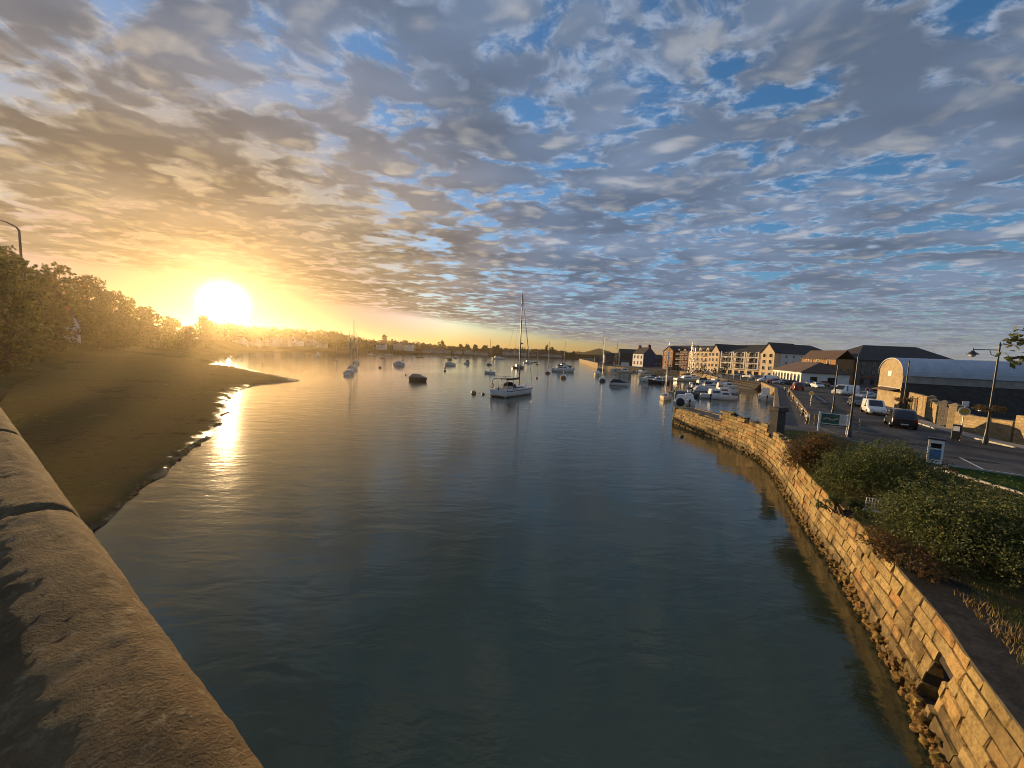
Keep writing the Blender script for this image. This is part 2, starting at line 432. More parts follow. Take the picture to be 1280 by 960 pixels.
# ------------------------------------------------------------------ sky, sun, air
def make_world():
    w = bpy.data.worlds.new('World'); scene.world = w; w.use_nodes = True
    t = NT(w.node_tree); bg = w.node_tree.nodes['Background']
    d = t.n('ShaderNodeTexCoord').outputs['Generated']
    sx = t.n('ShaderNodeSeparateXYZ', i={0: d}); x, y, z = sx.outputs
    sky = t.n('ShaderNodeTexSky', sky_type='NISHITA', sun_disc=False, sun_elevation=SUN_EL, sun_rotation=SUN_AZ,
              altitude=0, air_density=1.0, dust_density=1.0, ozone_density=4.0)
    s = t.vmath('DOT_PRODUCT', d, tuple(SUN), out=1)            # cosine of the angle from the sun
    sp = t.math('MAXIMUM', s, 0.0)
    clear = t.mix(1.0, t.vmath('MINIMUM', sky.outputs[0], (4.4,3.4,5.0)), (SKYK*1.95, SKYK*1.95, SKYK*1.85), 'MULTIPLY')
    clear = t.mix(t.math('MULTIPLY', t.sstep(s, .87, .995), .9), clear, (.27, .165, .045))
    # high cloud sheet, seen on a flat layer overhead
    zz = t.math('ADD', t.math('MAXIMUM', z, .0), .045)
    uv = t.n('ShaderNodeCombineXYZ', i={0: t.math('DIVIDE', x, zz), 1: t.math('DIVIDE', y, zz), 2: 0.0}).outputs[0]
    uvr = t.n('ShaderNodeMapping', i={'Vector': uv, 'Rotation': (0, 0, R(14)), 'Location': (3.7, 1.3, 0), 'Scale': (.76, 1.0, 1)}).outputs[0]
    warp = t.scale(t.vmath('SUBTRACT', t.noise(uvr, 2.2, 3, .6, out=1), (.5,.5,.5)), .24)
    uvw = t.vmath('ADD', uvr, warp)
    big = t.noise(uvr, 1.0, 2, .5)
    mid = t.noise(uvw, 3.6, 5, .56)
    vor = t.n('ShaderNodeTexVoronoi', feature='SMOOTH_F1', i={'Vector': uvw, 'Scale': 6.5, 'Smoothness': .7, 'Detail': 1.5, 'Roughness': .5}).outputs[0]
    fine = t.noise(uvw, 17, 4, .62)
    dens = t.math('ADD', t.math('MULTIPLY', big, .42), t.math('MULTIPLY', mid, 1.08))
    dens = t.math('ADD', dens, t.math('MULTIPLY', t.math('SUBTRACT', .42, vor), .55))
    dens = t.math('ADD', dens, t.math('MULTIPLY', t.math('SUBTRACT', fine, .5), .30))
    dens = t.math('ADD', dens, CLOUD_BIAS)
    # the sheet ends in a straight edge over the far shore
    a, b_, c_ = ray(300, 362).normalized(), ray(735, 431).normalized(), None
    nrm = a.cross(b_).normalized()
    if nrm.z < 0: nrm = -nrm
    edge = t.math('ADD', t.vmath('DOT_PRODUCT', d, tuple(nrm), out=1), t.math('MULTIPLY', t.math('SUBTRACT', t.noise(uv, .5, 4, .6), .5), .03))
    sheet = t.sstep(edge, -.008, .022)
    cover = t.math('MULTIPLY', t.sstep(dens, .50, .80), sheet)
    thick = t.sstep(dens, .58, .84)
    # cloud light: warm towards the sun, grey-blue away from it
    warm = t.math('MULTIPLY', t.sstep(s, .68, .99), t.math('SUBTRACT', 1.0, t.sstep(z, .18, .75)))
    puff = t.math('ADD', t.noise(uvw, 4.6, 3, .5), t.math('MULTIPLY', t.math('SUBTRACT', .4, vor), .45))
    puff = t.sstep(t.math('ADD', puff, t.math('MULTIPLY', t.math('SUBTRACT', fine, .5), .22)), .36, .66)
    body = t.mix(puff, t.mix(warm, CL_COOL, CL_WARM), t.mix(warm, CB_COOL, CB_WARM))
    patch = t.math('MULTIPLY_ADD', t.sstep(t.noise(uvr, 1.3, 3, .55), .32, .68), .55, .80)
    body = t.mix(1.0, body, t.mix(0.0, patch, patch), 'MULTIPLY')
    rim = t.mix(warm, CR_COOL, CR_WARM)
    rim = t.mix(t.sstep(fine, .40, .66), body, rim)
    cl = t.mix(thick, rim, body)
    col = t.mix(cover, clear, cl)
    # warm air low over the horizon on the sun's side, and the sun's own glow
    low = t.math('POWER', t.math('SUBTRACT', 1.0, t.math('MAXIMUM', z, 0.0), clamp=True), 22)
    low2 = t.math('MULTIPLY', t.math('POWER', t.math('SUBTRACT', 1.0, t.math('MAXIMUM', z, 0.0), clamp=True), 16), t.math('MULTIPLY', t.math('SUBTRACT', 1.0, t.sstep(s, .2, .85)), .7))
    col = t.mix(low2, col, (.235,.235,.235))
    lowf = t.math('MULTIPLY', t.math('MULTIPLY', low, t.sstep(s, -.2, .9)), LOWK)
    col = t.mix(lowf, col, (.33, .195, .055))
    def glow(p, k, c):
        g = t.math('MULTIPLY', t.math('POWER', sp, p), k)
        return t.mix(1.0, col, t.mix(1.0, t.mix(0.0, g, g), c, 'MULTIPLY'), 'ADD')
    col = glow(3600, 12.0, (1.0,.86,.55)); col = glow(900, .6, (1.0,.72,.2)); col = glow(200, .06, (1.0,.62,.09)); col = glow(40, .03, (1.0,.55,.12))
    t.set(bg, 'Color', col); t.set(bg, 'Strength', 1.0)
SKYK = .085
CLOUD_BIAS = .24
CL_COOL, CL_WARM = (.082,.112,.168), (.165,.122,.078)
CB_COOL, CB_WARM = (.192,.205,.232), (.305,.222,.12)
CR_COOL, CR_WARM = (.33,.37,.44), (.50,.37,.20)
LOWK = .85
make_world()
scene.world.cycles.sampling_method = 'MANUAL'; scene.world.cycles.sample_map_resolution = 512

sl = bpy.data.lights.new('sun', 'SUN'); sl.energy = 4.6; sl.angle = R(.5); sl.color = (1.0, .68, .34)
so = bpy.data.objects.new('sun', sl); COL.objects.link(so)
so.rotation_euler = SUN.to_track_quat('Z', 'Y').to_euler()
so.location = (-60, 80, 60)

def make_haze():
    m = bpy.data.materials.new('air'); m.use_nodes = True
    nt = m.node_tree; t = NT(nt)
    nt.nodes.remove(nt.nodes['Principled BSDF'])
    v = t.n('ShaderNodeVolumePrincipled', i={'Color': (1,.80,.5,1), 'Density': HAZE, 'Anisotropy': .83})
    t.l.new(v.outputs[0], nt.nodes['Material Output'].inputs['Volume'])
    b = MB(); b.box(-2250, -90, -4, 2250, 2250, 46)
    o = b.build('haze', m); tag(o, kind='stuff'); o['label'] = 'thin golden morning haze over the estuary'; o['category'] = 'haze'
HAZE = .00014
if HAZE: make_haze()

# ------------------------------------------------------------------ water, land
b = MB(); b.quad((-2200,-80,0),(2200,-80,0),(2200,2200,0),(-2200,2200,0))
tag(b.build('water', M['water']), kind='structure')
b = MB(); b.quad((-2200,-80,-2.4),(2200,-80,-2.4),(2200,2200,-2.4),(-2200,2200,-2.4))
tag(b.build('terrain', M['shore_rock']), kind='structure')

# foot line of the near sea wall, from the bridge to the jetty's tip
WALL = [(3.2,-2.2),(6.0,2.1),(8.93,6.78),(10.18,8.65),(11.95,11.88),(13.26,14.35),(14.5,17.13),(16.56,21.2),(19.3,26.7),(20.9,31.7),(21.15,36.0),(20.74,40.7),(20.38,46.2)]
class Path:
    def __init__(s, pts, sub=8):
        P = [Vector(p) for p in pts]; Q = []
        for i in range(len(P)-1):
            p0 = P[max(i-1,0)]; p1 = P[i]; p2 = P[i+1]; p3 = P[min(i+2,len(P)-1)]
            for k in range(sub):
                u = k/sub
                Q.append(.5*((2*p1)+(p2-p0)*u+(2*p0-5*p1+4*p2-p3)*u*u+(3*p1-p0-3*p2+p3)*u**3))
        Q.append(P[-1]); s.Q = Q; s.L = [0.0]
        for i in range(len(Q)-1): s.L.append(s.L[-1]+(Q[i+1]-Q[i]).length)
        s.len = s.L[-1]
    def ev(s, d):
        d = min(max(d, 0), s.len-1e-6); i = 0
        lo, hi = 0, len(s.L)-1
        while hi-lo > 1:
            m = (lo+hi)//2
            if s.L[m] <= d: lo = m
            else: hi = m
        u = (d-s.L[lo])/max(1e-9, s.L[lo+1]-s.L[lo])
        a = s.Q[max(lo-1,0)]; c = s.Q[min(lo+2,len(s.Q)-1)]
        t = ((s.Q[lo+1]-a)*(1-u)+(c-s.Q[lo])*u).normalized()
        return s.Q[lo].lerp(s.Q[lo+1], u), t
    def near(s, x, y):
        v = Vector((x,y)); return min(range(len(s.Q)), key=lambda i: (s.Q[i]-v).length)
WP = Path(WALL)
def inner(off, y0=-9, y1=99):
    out = []
    for i, q in enumerate(WP.Q):
        if y0 <= q.y <= y1:
            _, t = WP.ev(WP.L[i]); out.append((q.x + t.y*off, q.y - t.x*off))
    return out

TOWN = [(26.2,35.9),(62.4,87.2),(74.7,110.3),(69.9,118.6),(72.5,130),(85,165),(82,181),(71.2,196),(63,209),(57.6,224),(53.4,231),(57,262),(64.7,319),(79,440),(150,700)]
land = inner(.55, -9, 35.9) + TOWN + [(700,1400),(2100,1500),(2100,-70),(3.4,-70)]
b = MB(); b.prism(land, -2.6, 2.13)
tag(b.build('ground', M['old_asphalt']), kind='structure')

# the quay walls that hold the land (basin side and the town quays)
def strip_wall(name, pts, w, z0, z1, m, out=1):
    b = MB(); n = len(pts)
    L = []; Rr = []
    for i, p in enumerate(pts):
        a = Vector(pts[max(i-1,0)]); c = Vector(pts[min(i+1,n-1)]); t = (c-a).normalized()
        nn = Vector((-t.y, t.x))*out; p = Vector(p)
        L.append(p + nn*w*.5); Rr.append(p - nn*w*.5)
    for i in range(n-1):
        for A, B in ((L,Rr),):
            a0,a1,b0,b1 = A[i],A[i+1],B[i],B[i+1]
            b.quad((a0.x,a0.y,z0),(a1.x,a1.y,z0),(a1.x,a1.y,z1),(a0.x,a0.y,z1))
            b.quad((b1.x,b1.y,z0),(b0.x,b0.y,z0),(b0.x,b0.y,z1),(b1.x,b1.y,z1))
            b.quad((a0.x,a0.y,z1),(a1.x,a1.y,z1),(b1.x,b1.y,z1),(b0.x,b0.y,z1))
    for i in (0, n-1):
        b.quad((L[i].x,L[i].y,z0),(Rr[i].x,Rr[i].y,z0),(Rr[i].x,Rr[i].y,z1),(L[i].x,L[i].y,z1))
    return b.build(name, m)
q = strip_wall('quay_wall', TOWN[:4], .6, -2, 2.24, M['quay_stone'])
tag(q, 'golden stone quay wall along the car park side of the boat basin', 'quay wall')
q = strip_wall('quay_wall', TOWN[4:11], .6, -2, 2.24, M['quay_stone'])
tag(q, 'long stone quay wall in front of the flats beyond the pontoons', 'quay wall')
q = strip_wall('quay_wall', TOWN[10:15], .9, -2, 3.6, M['quay_stone'])
tag(q, 'high brown harbour wall at the far end of the town', 'quay wall')
# sloping slip at the back of the basin
b = MB()
S0, S1 = Vector((74.4,110.6)), Vector((70.1,118.4)); tt = (S1-S0).normalized(); nn = Vector((-tt.y, tt.x))
p = [S0, S1, S1+nn*4.2, S0+nn*4.2]
b.quad((p[0].x,p[0].y,1.75),(p[3].x,p[3].y,-.6),(p[2].x,p[2].y,-.6),(p[1].x,p[1].y,1.75))
b.quad((p[0].x,p[0].y,-.6),(p[3].x,p[3].y,-.6),(p[3].x,p[3].y,-.62),(p[0].x,p[0].y,1.75))
b.quad((p[1].x,p[1].y,-.6),(p[2].x,p[2].y,-.6),(p[2].x,p[2].y,-.62),(p[1].x,p[1].y,1.75))
tag(b.build('stone_slope', M['quay_stone']), 'sloping stone pitching at the back of the boat basin', 'slipway')

# garden, lawn, road and pavement sheets
gin = inner(.42, 1, 33)
garden = [(6.5,.5)] + gin + [(23.5,33.0),(27.5,31.6),(26.6,26.5),(25.2,21.6),(24.6,15.0),(24,0)]
b = MB(); b.prism(garden, 2.0, 2.142); tag(b.build('garden_bed', M['soil']), kind='structure')
pin = inner(.40, 1, 13); pout = inner(1.75, 1, 13)
b = MB(); b.prism(pin + pout[::-1], 2.05, 2.150); tag(b.build('path', M['path']), kind='structure')
lawn = [(24.4,0),(24.9,15.0),(25.5,21.4),(27.0,22.2),(29.2,20.6),(32,17.5),(38,9),(46,0)]
b = MB(); b.prism(lawn, 2.0, 2.17); tag(b.build('lawn', M['lawn']), kind='structure')
road = [(29.2,34.5),(33,40.6),(60,80.5),(66,88.5),(82,104),(96,108),(92,92),(62,62.5),(46.5,44.2),(42.3,36.8),(40.2,31.0),(39.4,27.5),(41,22),(60,-30),(47,-30),(46,0),(32.2,17.7),(29.4,20.7),(27.2,22.4),(26.6,23.5),(27.6,29)]
b = MB(); b.prism(road, 2.05, 2.152); tag(b.build('road', M['asphalt']), kind='structure')
KERB = [(62,62.3),(46.6,44.0),(42.4,36.6),(40.3,31.0),(39.5,27.5),(41.1,22),(60.2,-30)]
pave = KERB + [(63,-30),(42.9,22),(41.0,27.4),(41.9,31.2),(44.0,36.6),(48.2,43.6),(63.4,61)]
b = MB(); b.prism(pave, 2.05, 2.262); tag(b.build('pavement', M['concrete']), kind='structure')
k = strip_wall('kerb', KERB, .16, 2.0, 2.268, M['kerb']); tag(k, kind='structure')
k = strip_wall('kerb', [(46,0),(32.1,17.6),(29.3,20.65),(27.1,22.3),(25.4,21.6),(24.8,15.0),(24.3,0)], .14, 2.0, 2.25, M['kerb']); tag(k, kind='structure')

def line(name, p, q, w=.12, z=2.157):
    p, q = Vector(p), Vector(q); t = (q-p).normalized(); n = Vector((-t.y,t.x))*w*.5
    b = MB(); b.quad((p.x-n.x,p.y-n.y,z),(q.x-n.x,q.y-n.y,z),(q.x+n.x,q.y+n.y,z),(p.x+n.x,p.y+n.y,z))
    return tag(b.build(name, M['road_paint']), kind='structure')
for a_, b_ in (((1200,572),(1230,587)),((1163,559.5),(1176,565)),((1019,494),(1033,502.5)),((1240,592),(1268,600))):
    P, Q = at(*a_, 2.157), at(*b_, 2.157); line('road_marking', P.xy, Q.xy, .14)
for k in range(6):
    P = Vector((66.5+k*2.2, 72.5+k*2.6)); line('road_marking', P, P+Vector((4.0,-3.2)), .1)

# ------------------------------------------------------------------ the near sea wall of coursed blocks
def ztop(y):
    z = 2.16
    if 29.6 < y < 37.4: z = 2.86 + .12*math.sin(y*2.1)
    if 33.3 < y < 34.3: z = 2.38
    if 24.6 < y <= 28.3: z = 2.7 - .1*(28.3-y)
    if y >= 37.4: z = 1.93
    return z
HOLE_S = None
def wall_pt(s, z, d=0.0):         # d metres behind the face
    p, t = WP.ev(s); o = .42*max(z,-.5)/2.2 + d
    return Vector((p.x + t.y*o, p.y - t.x*o, z))
_i = WP.near(9.72, 7.98); HOLE_S = WP.L[_i]
def in_hole(s0, s1, z0, z1):
    return s1 > HOLE_S-.42 and s0 < HOLE_S+.42 and z1 > .25 and z0 < 1.28
def sea_wall():
    rng = random.Random(5)
    root = empty('sea_wall', (0,0,0), 0, 'long curving golden sandstone sea wall with a dark drain hole near the bridge', 'sea wall')
    b = MB(); z = -.45; row = 0
    hs = [.34,.33,.36,.30,.34,.28,.33,.31,.27,.30,.28]
    while z < 3.2:
        h = hs[row % len(hs)]; s = -rng.random()*.5
        while s < WP.len:
            ln = rng.uniform(.42, 1.05) if WP.ev(max(s,0))[0].y < 24 else rng.uniform(.55, 1.3)
            s0, s1 = max(s, 0), min(s+ln, WP.len); s += ln
            if s1 - s0 < .15: continue
            y = WP.ev((s0+s1)/2)[0].y; zt = ztop(y)
            z0, z1 = z, min(z+h, zt + rng.uniform(-.05,.04))
            if z1 - z0 < .09: continue
            if z > 2.0 and y < 26 and rng.random() < .1: continue
            segs = [(s0, s1)]
            if in_hole(s0, s1, z0, z1): segs = [(s0, HOLE_S-.36+rng.uniform(-.06,.08)), (HOLE_S+.36+rng.uniform(-.08,.06), s1)]
            for s0, s1 in segs:
                if s1 - s0 < .10: continue
                g = rng.uniform(.006,.016); pr = rng.uniform(-.022,.018) - (.05 if z0 < .3 else 0)*rng.random()
                c = rng.uniform(.010,.026)
                def P(ss, zz, d): return wall_pt(ss, zz, d)
                j = lambda: rng.uniform(-.018,.018)
                a0, a1, c0, c1 = s0+g, s1-g, z0+g, z1-g
                back = [P(a0,c0,.37),P(a1,c0,.37),P(a1,c1,.37),P(a0,c1,.37)]
                mid = [P(a0,c0,.03),P(a1,c0,.03),P(a1,c1,.03),P(a0,c1,.03)]
                fr = [P(a0+c+j(),c0+c+j(),pr+j()),P(a1-c+j(),c0+c+j(),pr+j()),P(a1-c+j(),c1-c+j(),pr+j()),P(a0+c+j(),c1-c+j(),pr+j())]
                v = back+mid+fr; f = [(0,1,2,3)]
                for k in range(4):
                    n = (k+1)%4; f += [(k,4+k,4+n,n)[::1],(4+k,8+k,8+n,4+n)]
                f.append((8,11,10,9)); b.push(v, f)
        z += h; row += 1
    b.build('stone_blocks', M['seawall'], root)
    # joints and core behind the blocks
    b = MB(); N = int(WP.len/.25)
    for i in range(N):
        s0, s1 = WP.len*i/N, WP.len*(i+1)/N; y = WP.ev((s0+s1)/2)[0].y; zt = ztop(y)-.06
        zs = [-1.2,.2,.5,.8,1.1,1.3,1.7,zt]
        for k in range(len(zs)-1):
            if in_hole(s0, s1, zs[k]+.01, zs[k+1]-.01): continue
            b.quad(wall_pt(s0,zs[k],.07),wall_pt(s0,zs[k+1],.07),wall_pt(s1,zs[k+1],.07),wall_pt(s1,zs[k],.07))
        b.quad(wall_pt(s0,zt,.07),wall_pt(s0,zt,.62),wall_pt(s1,zt,.62),wall_pt(s1,zt,.07))
        b.quad(wall_pt(s0,zt,.62),wall_pt(s0,-.5,.62),wall_pt(s1,-.5,.62),wall_pt(s1,zt,.62))
    b.build('wall_core', M['mortar'], root)
    # capping stones on the land side of the top
    b = MB(); s = .2
    while s < WP.len-1.0:
        ln = rng.uniform(.5,1.0); y = WP.ev(s+ln/2)[0].y; zt = ztop(y)
        if y > 26 and abs(ztop(WP.ev(s)[0].y)-ztop(WP.ev(s+ln)[0].y)) < .12:
            t0 = zt + rng.uniform(-.02,.03); d0 = .36; d1 = rng.uniform(.58,.7)
            v = [wall_pt(s+.012,zt-.2,d0),wall_pt(s+ln-.012,zt-.2,d0),wall_pt(s+ln-.012,zt-.2,d1),wall_pt(s+.012,zt-.2,d1),
                 wall_pt(s+.03,t0,d0),wall_pt(s+ln-.03,t0+rng.uniform(-.015,.015),d0),wall_pt(s+ln-.03,t0,d1-.03),wall_pt(s+.03,t0+rng.uniform(-.015,.015),d1-.03)]
            b.push(v, [(0,1,5,4),(1,2,6,5),(2,3,7,6),(3,0,4,7),(4,5,6,7)])
        s += ln
    b.build('capping_stones', M['seawall'], root)
    # drain: a real recess with broken stones round its mouth
    b = MB(); h = HOLE_S
    ring0 = [wall_pt(h-.42,.27,.05),wall_pt(h+.42,.27,.05),wall_pt(h+.42,1.0,.05),wall_pt(h+.05,1.3,.05),wall_pt(h-.42,1.1,.05)]
    ring1 = [p + (wall_pt(h,.7,1.7)-wall_pt(h,.7,.05)) for p in ring0]
    b.loft([ring0, ring1], True, False, True, 0, False)
    for dx, dz, rr in ((-.44,.3,.12),(.42,.26,.12),(-.12,.2,.12)):
        p = wall_pt(h+dx, dz, .1); b.rock(p, rr, rng)
    b.build('drain_hole', M['black'], root)  # black lining puts the shade of the recess into the colour
sea_wall()
# weedy rubble along the wall's foot
b = MB(); rng = random.Random(11); s = 0
while s < WP.len:
    y = WP.ev(s)[0].y
    for _ in range(6 if y < 30 else 3):
        r = rng.uniform(.04,.15) * (1.15 if y < 14 else .9)
        p = wall_pt(s+rng.uniform(-.2,.2), rng.uniform(-.06,.34), 0); p2, t = WP.ev(s); o = rng.uniform(-.10,.08)
        b.rock((p.x - t.y*o, p.y + t.x*o, p.z - o*.5), r, rng, (1,1,.75))
    s += .22
tag(b.build('rubble', M['weed'], uv=False), 'dark weedy rubble along the foot of the golden sea wall', 'rubble', kind='stuff')

# jetty deck behind the wall's far end
outer = inner(.60, 35.8, 99); inn = inner(3.0, 35.8, 99)
root = empty('stone_jetty', (0,0,0), 0, 'low stone jetty with a grey walkway curving out in front of the boat basin', 'jetty')
b = MB(); b.prism(outer + inn[::-1], -1.5, 1.90); b.build('deck', M['old_asphalt'], root)
def thick_line(pts, w, z0, z1, m, name, parent):
    o = strip_wall(name, pts, w, z0, z1, m); o.parent = parent; return o
thick_line(inn, .5, -1.5, 1.97, M['quay_stone'], 'inner_wall', root)
e0, e1 = wall_pt(WP.len,1,.1), Vector((*inn[-1],1))
thick_line([(e0.x,e0.y+.25),(e1.x+.2,e1.y+.25)], .5, -1.5, 1.93, M['quay_stone'], 'end_wall', root)

# dark gate pillar on the wall
p = wall_pt(WP.L[WP.near(20.2,29.2)], 2, .55)
root = empty('stone_pillar', (p.x,p.y,1.7), R(10), 'tall dark pillar with a square cap standing on the sea wall', 'pillar')
b = MB(); b.bbox(-.36,-.36,0,.36,.36,2.55,.04); b.build('shaft', M['stone_dark'], root)
b = MB(); b.bbox(-.46,-.46,2.55,.46,.46,2.80,.04); b.prism([(-.4,-.4),(.4,-.4),(.4,.4),(-.4,.4)],2.8,2.86); b.build('cap', M['stone_dark'], root)

# ------------------------------------------------------------------ mud, left bank, far shore, hills
def at_top(px, py): return at(px, py, .05).xy
MUD = [at_top(20,745), at_top(70,690), at_top(135,650), at_top(175,612), at_top(215,584), at_top(262,545), at_top(283,520), at_top(300,490), at_top(330,481), at_top(378,475.2),
       at_top(340,467), at_top(310,460.5), at_top(292,457), at_top(268,456.5)]
def mud():
    b = MB(); rng = random.Random(3)
    edge = [Vector((p[0],p[1])) for p in MUD] + [Vector((-112,140)), Vector((-150,152))]
    back = [Vector((-14,9)), Vector((-22,14)), Vector((-30,20)), Vector((-40,28)), Vector((-50,36)), Vector((-62,46)), Vector((-72,56)), Vector((-80,64)), Vector((-90,72)), Vector((-96,78)), Vector((-104,86)),
            Vector((-110,92)), Vector((-118,100)), Vector((-126,108)), Vector((-132,116)), Vector((-142,134)), Vector((-158,152))]
    # resample both lines densely, then skin between them
    def res(pts, n):
        P = Path([tuple(q) for q in pts], 6); return [P.ev(P.len*i/n)[0] for i in range(n+1)]
    E, B = res(edge, 160), res(back, 160)
    rings = []
    for i in range(161):
        row = []
        for k in range(25):
            u = k/24; q = E[i].lerp(B[i], u**1.5)
            w = .06*noise.noise(Vector((q.x*.12,q.y*.12,0)))+.05*noise.noise(Vector((q.x*.9,q.y*.9,3)))
            j = Vector((noise.noise(Vector((q.x*.5,q.y*.5,7))), noise.noise(Vector((q.x*.5,q.y*.5,9)))))*(.9 if k < 3 else 0)
            z = -.16 + .30*min(1,u*5)**.8 + 1.25*u**1.3 + w + .05*noise.noise(Vector((q.x*.35,q.y*.35,5)))
            row.append((q.x+j.x, q.y+j.y, z))
        rings.append(row)
    b.loft(rings, False, False, False)
    tag(b.build('mudflat', M['mud'], uv=False), kind='structure')
mud()

def terrain(name, foot, prof, m, seed=0, amp=.8, side=1):
    b = MB(); P = Path(foot, 10); n = max(20, int(P.len/8)); rings = []
    for i in range(n+1):
        p, t = P.ev(P.len*i/n); nn = Vector((-t.y, t.x))*side; row = []
        for d, z in prof:
            q = p + nn*(d*min(1, i/(n*.22)) if d < 0 else d); w = noise.noise(Vector((q.x*.05+seed, q.y*.05, 0)))*amp*min(1, max(0,z)/3)
            row.append((q.x, q.y, z + w))
        rings.append(row)
    b.loft(rings, False, False, False)
    o = b.build(name, m, uv=False); return tag(o, kind='structure')
LB = [(-40,27),(-60,43),(-76,58),(-96,75),(-118,92),(-138,116),(-160,150),(-190,230),(-220,310),(-240,350)]
terrain('left_bank', LB, [(-14,-.5),(-7,.9),(2,2.2),(7,5.2),(14,7.2),(40,8.5),(120,9),(320,10)], M['bank'], 1, .8)
FS = [(-240,350),(-206,384),(-180,470),(-150,548),(-109,621),(-60,606),(-26,588),(40,660),(92,716),(126,722),(190,790),(500,1400)]
terrain('far_shore', FS, [(-4,-.4),(0,.6),(5,2.6),(20,3.6),(60,6),(140,8.5),(320,10),(800,10)], M['shore_rock'], 2, .9)
def hill(name, px0, px1, y, hmax, m, seed):
    a, c = at_depth(px0,445,y), at_depth(px1,445,y); b = MB(); rings = []
    for i in range(41):
        u = i/40; x = a.x+(c.x-a.x)*u; h = hmax*(math.sin(PI*u)**.8)*(1+.18*noise.noise(Vector((u*5,seed,0))))
        rings.append([(x,y-160,-1),(x,y-90,h*.55),(x,y,h),(x,y+90,h*.6),(x,y+160,-1)])
    b.loft(rings, False, False, False); return tag(b.build(name, m, uv=False), kind='structure')
hill('hill', 722, 775, 1750, 40, M['bank'], 1); hill('hill', 700, 745, 1950, 26, M['bank'], 4); hill('hill', 745, 1020, 1900, 22, M['bank'], 8)

# ------------------------------------------------------------------ the bridge the picture is taken from
BD = Vector((-.839,.545)).normalized(); BN = Vector((-BD.y*-1, 0)) if False else Vector((.545,.839)).normalized()
E0 = Vector((-.333,.473)) - Vector((.545,.839))*.02                       # a point of the outer edge of the coping
def bridge():
    rz = math.atan2(BD.y, BD.x)                 # local x runs along the bridge (to the left bank), local -y is the water side
    root = empty('stone_bridge', (E0.x,E0.y,0), rz, 'stone bridge whose rounded parapet coping fills the near left corner', 'bridge')
    W = .60
    b = MB(); b.box(-12,.05,-1.5,92,W-.05,7.25); b.build('parapet_wall', M['stone_grey'], root)
    b = MB(); b.box(-12,W-.05,4.9,92,9.5,6.35); b.build('deck', M['old_asphalt'], root)
    b = MB(); b.box(-12,9.5,-1.5,92,10.0,7.3); b.build('far_parapet', M['stone_grey'], root)
    # coping stones: rolled edge, domed top, rough real surface
    jx = 1.297
    prof = [(-.035,7.20),(-.036,7.27),(-.036,7.31)]
    for k in range(17):
        a = PI/2*k/16; prof.append((.065-.10*math.cos(a)**.9, 7.33+.125*math.sin(a)**.85))
    for k in range(1,29):
        u = k/28; yy = .065+(W-.06-.065)*u; prof.append((yy, 7.455+.012*math.sin(PI*min(1,u*3.2))*(u < .32)-.100*u-.03*u*u))
    prof += [(W+.02,7.30),(W+.035,7.2)]
    x = jx-1.62*3 
    for k in range(12):
        x0, x1 = x+.008, x+1.62-.008; x += 1.62
        b = MB(); near = k <= 5; n = int((x1-x0)/(.02 if near else .1)); rings = []
        for i in range(n+1):
            xx = x0+(x1-x0)*i/n; e = min(xx-x0, x1-xx); row = []
            for yy, zz in prof:
                q = Vector((xx,yy,zz))
                d = .003*noise.noise(q*4)+.003*noise.noise(q*Vector((9,22,22)))+.0028*noise.noise(q*48)+.002*noise.noise(q*95)
                d -= .015*max(0,1-e/.035)**1.6
                row.append((xx, yy-(d if yy < W/2 else -d)*.5, zz+d))
            rings.append(row)
        b.loft(rings[::-1], False, False, False); b.build('coping_stone', M['coping'], root)
bridge()

# ------------------------------------------------------------------ trees and shrubs
def leaf(b, p, nrm, size, rng, mat=0):
    a = Vector(nrm).orthogonal().normalized(); a.rotate(Matrix.Rotation(rng.random()*2*PI, 3, Vector(nrm)))
    c = Vector(nrm).cross(a); l = size*rng.uniform(.7,1.3); w = l*.5
    p = Vector(p)
    b.push([p-a*l*.5, p+c*w*.5+Vector(nrm)*l*.08, p+a*l*.5, p-c*w*.5+Vector(nrm)*l*.08], [(0,1,2,3)], mat)
def rdir(rng):
    z = rng.uniform(-1,1); a = rng.random()*2*PI; r = math.sqrt(1-z*z); return Vector((r*math.cos(a), r*math.sin(a), z))
def leaf_lumps(b, lumps, n, size, rng, flat=.85, shell=.55, up=.25, per=14):
    tot = sum(r*r for _, r in lumps)
    for c, r in lumps:
        k = max(8, int(n*r*r/tot)); c = Vector(c)
        # leaves sit on small twig clumps spread over the lump
        tw = [(rdir(rng), rng.uniform(shell,1.05)) for _ in range(max(5, k//per))]
        for i in range(k):
            d, q = tw[rng.randrange(len(tw))]
            p = c + Vector((d.x, d.y, d.z*flat))*r*q + rdir(rng)*r*.26*rng.random()
            nn = (d*.6 + rdir(rng)*.8 + Vector((0,0,up))).normalized()
            leaf(b, p, nn, size, rng)
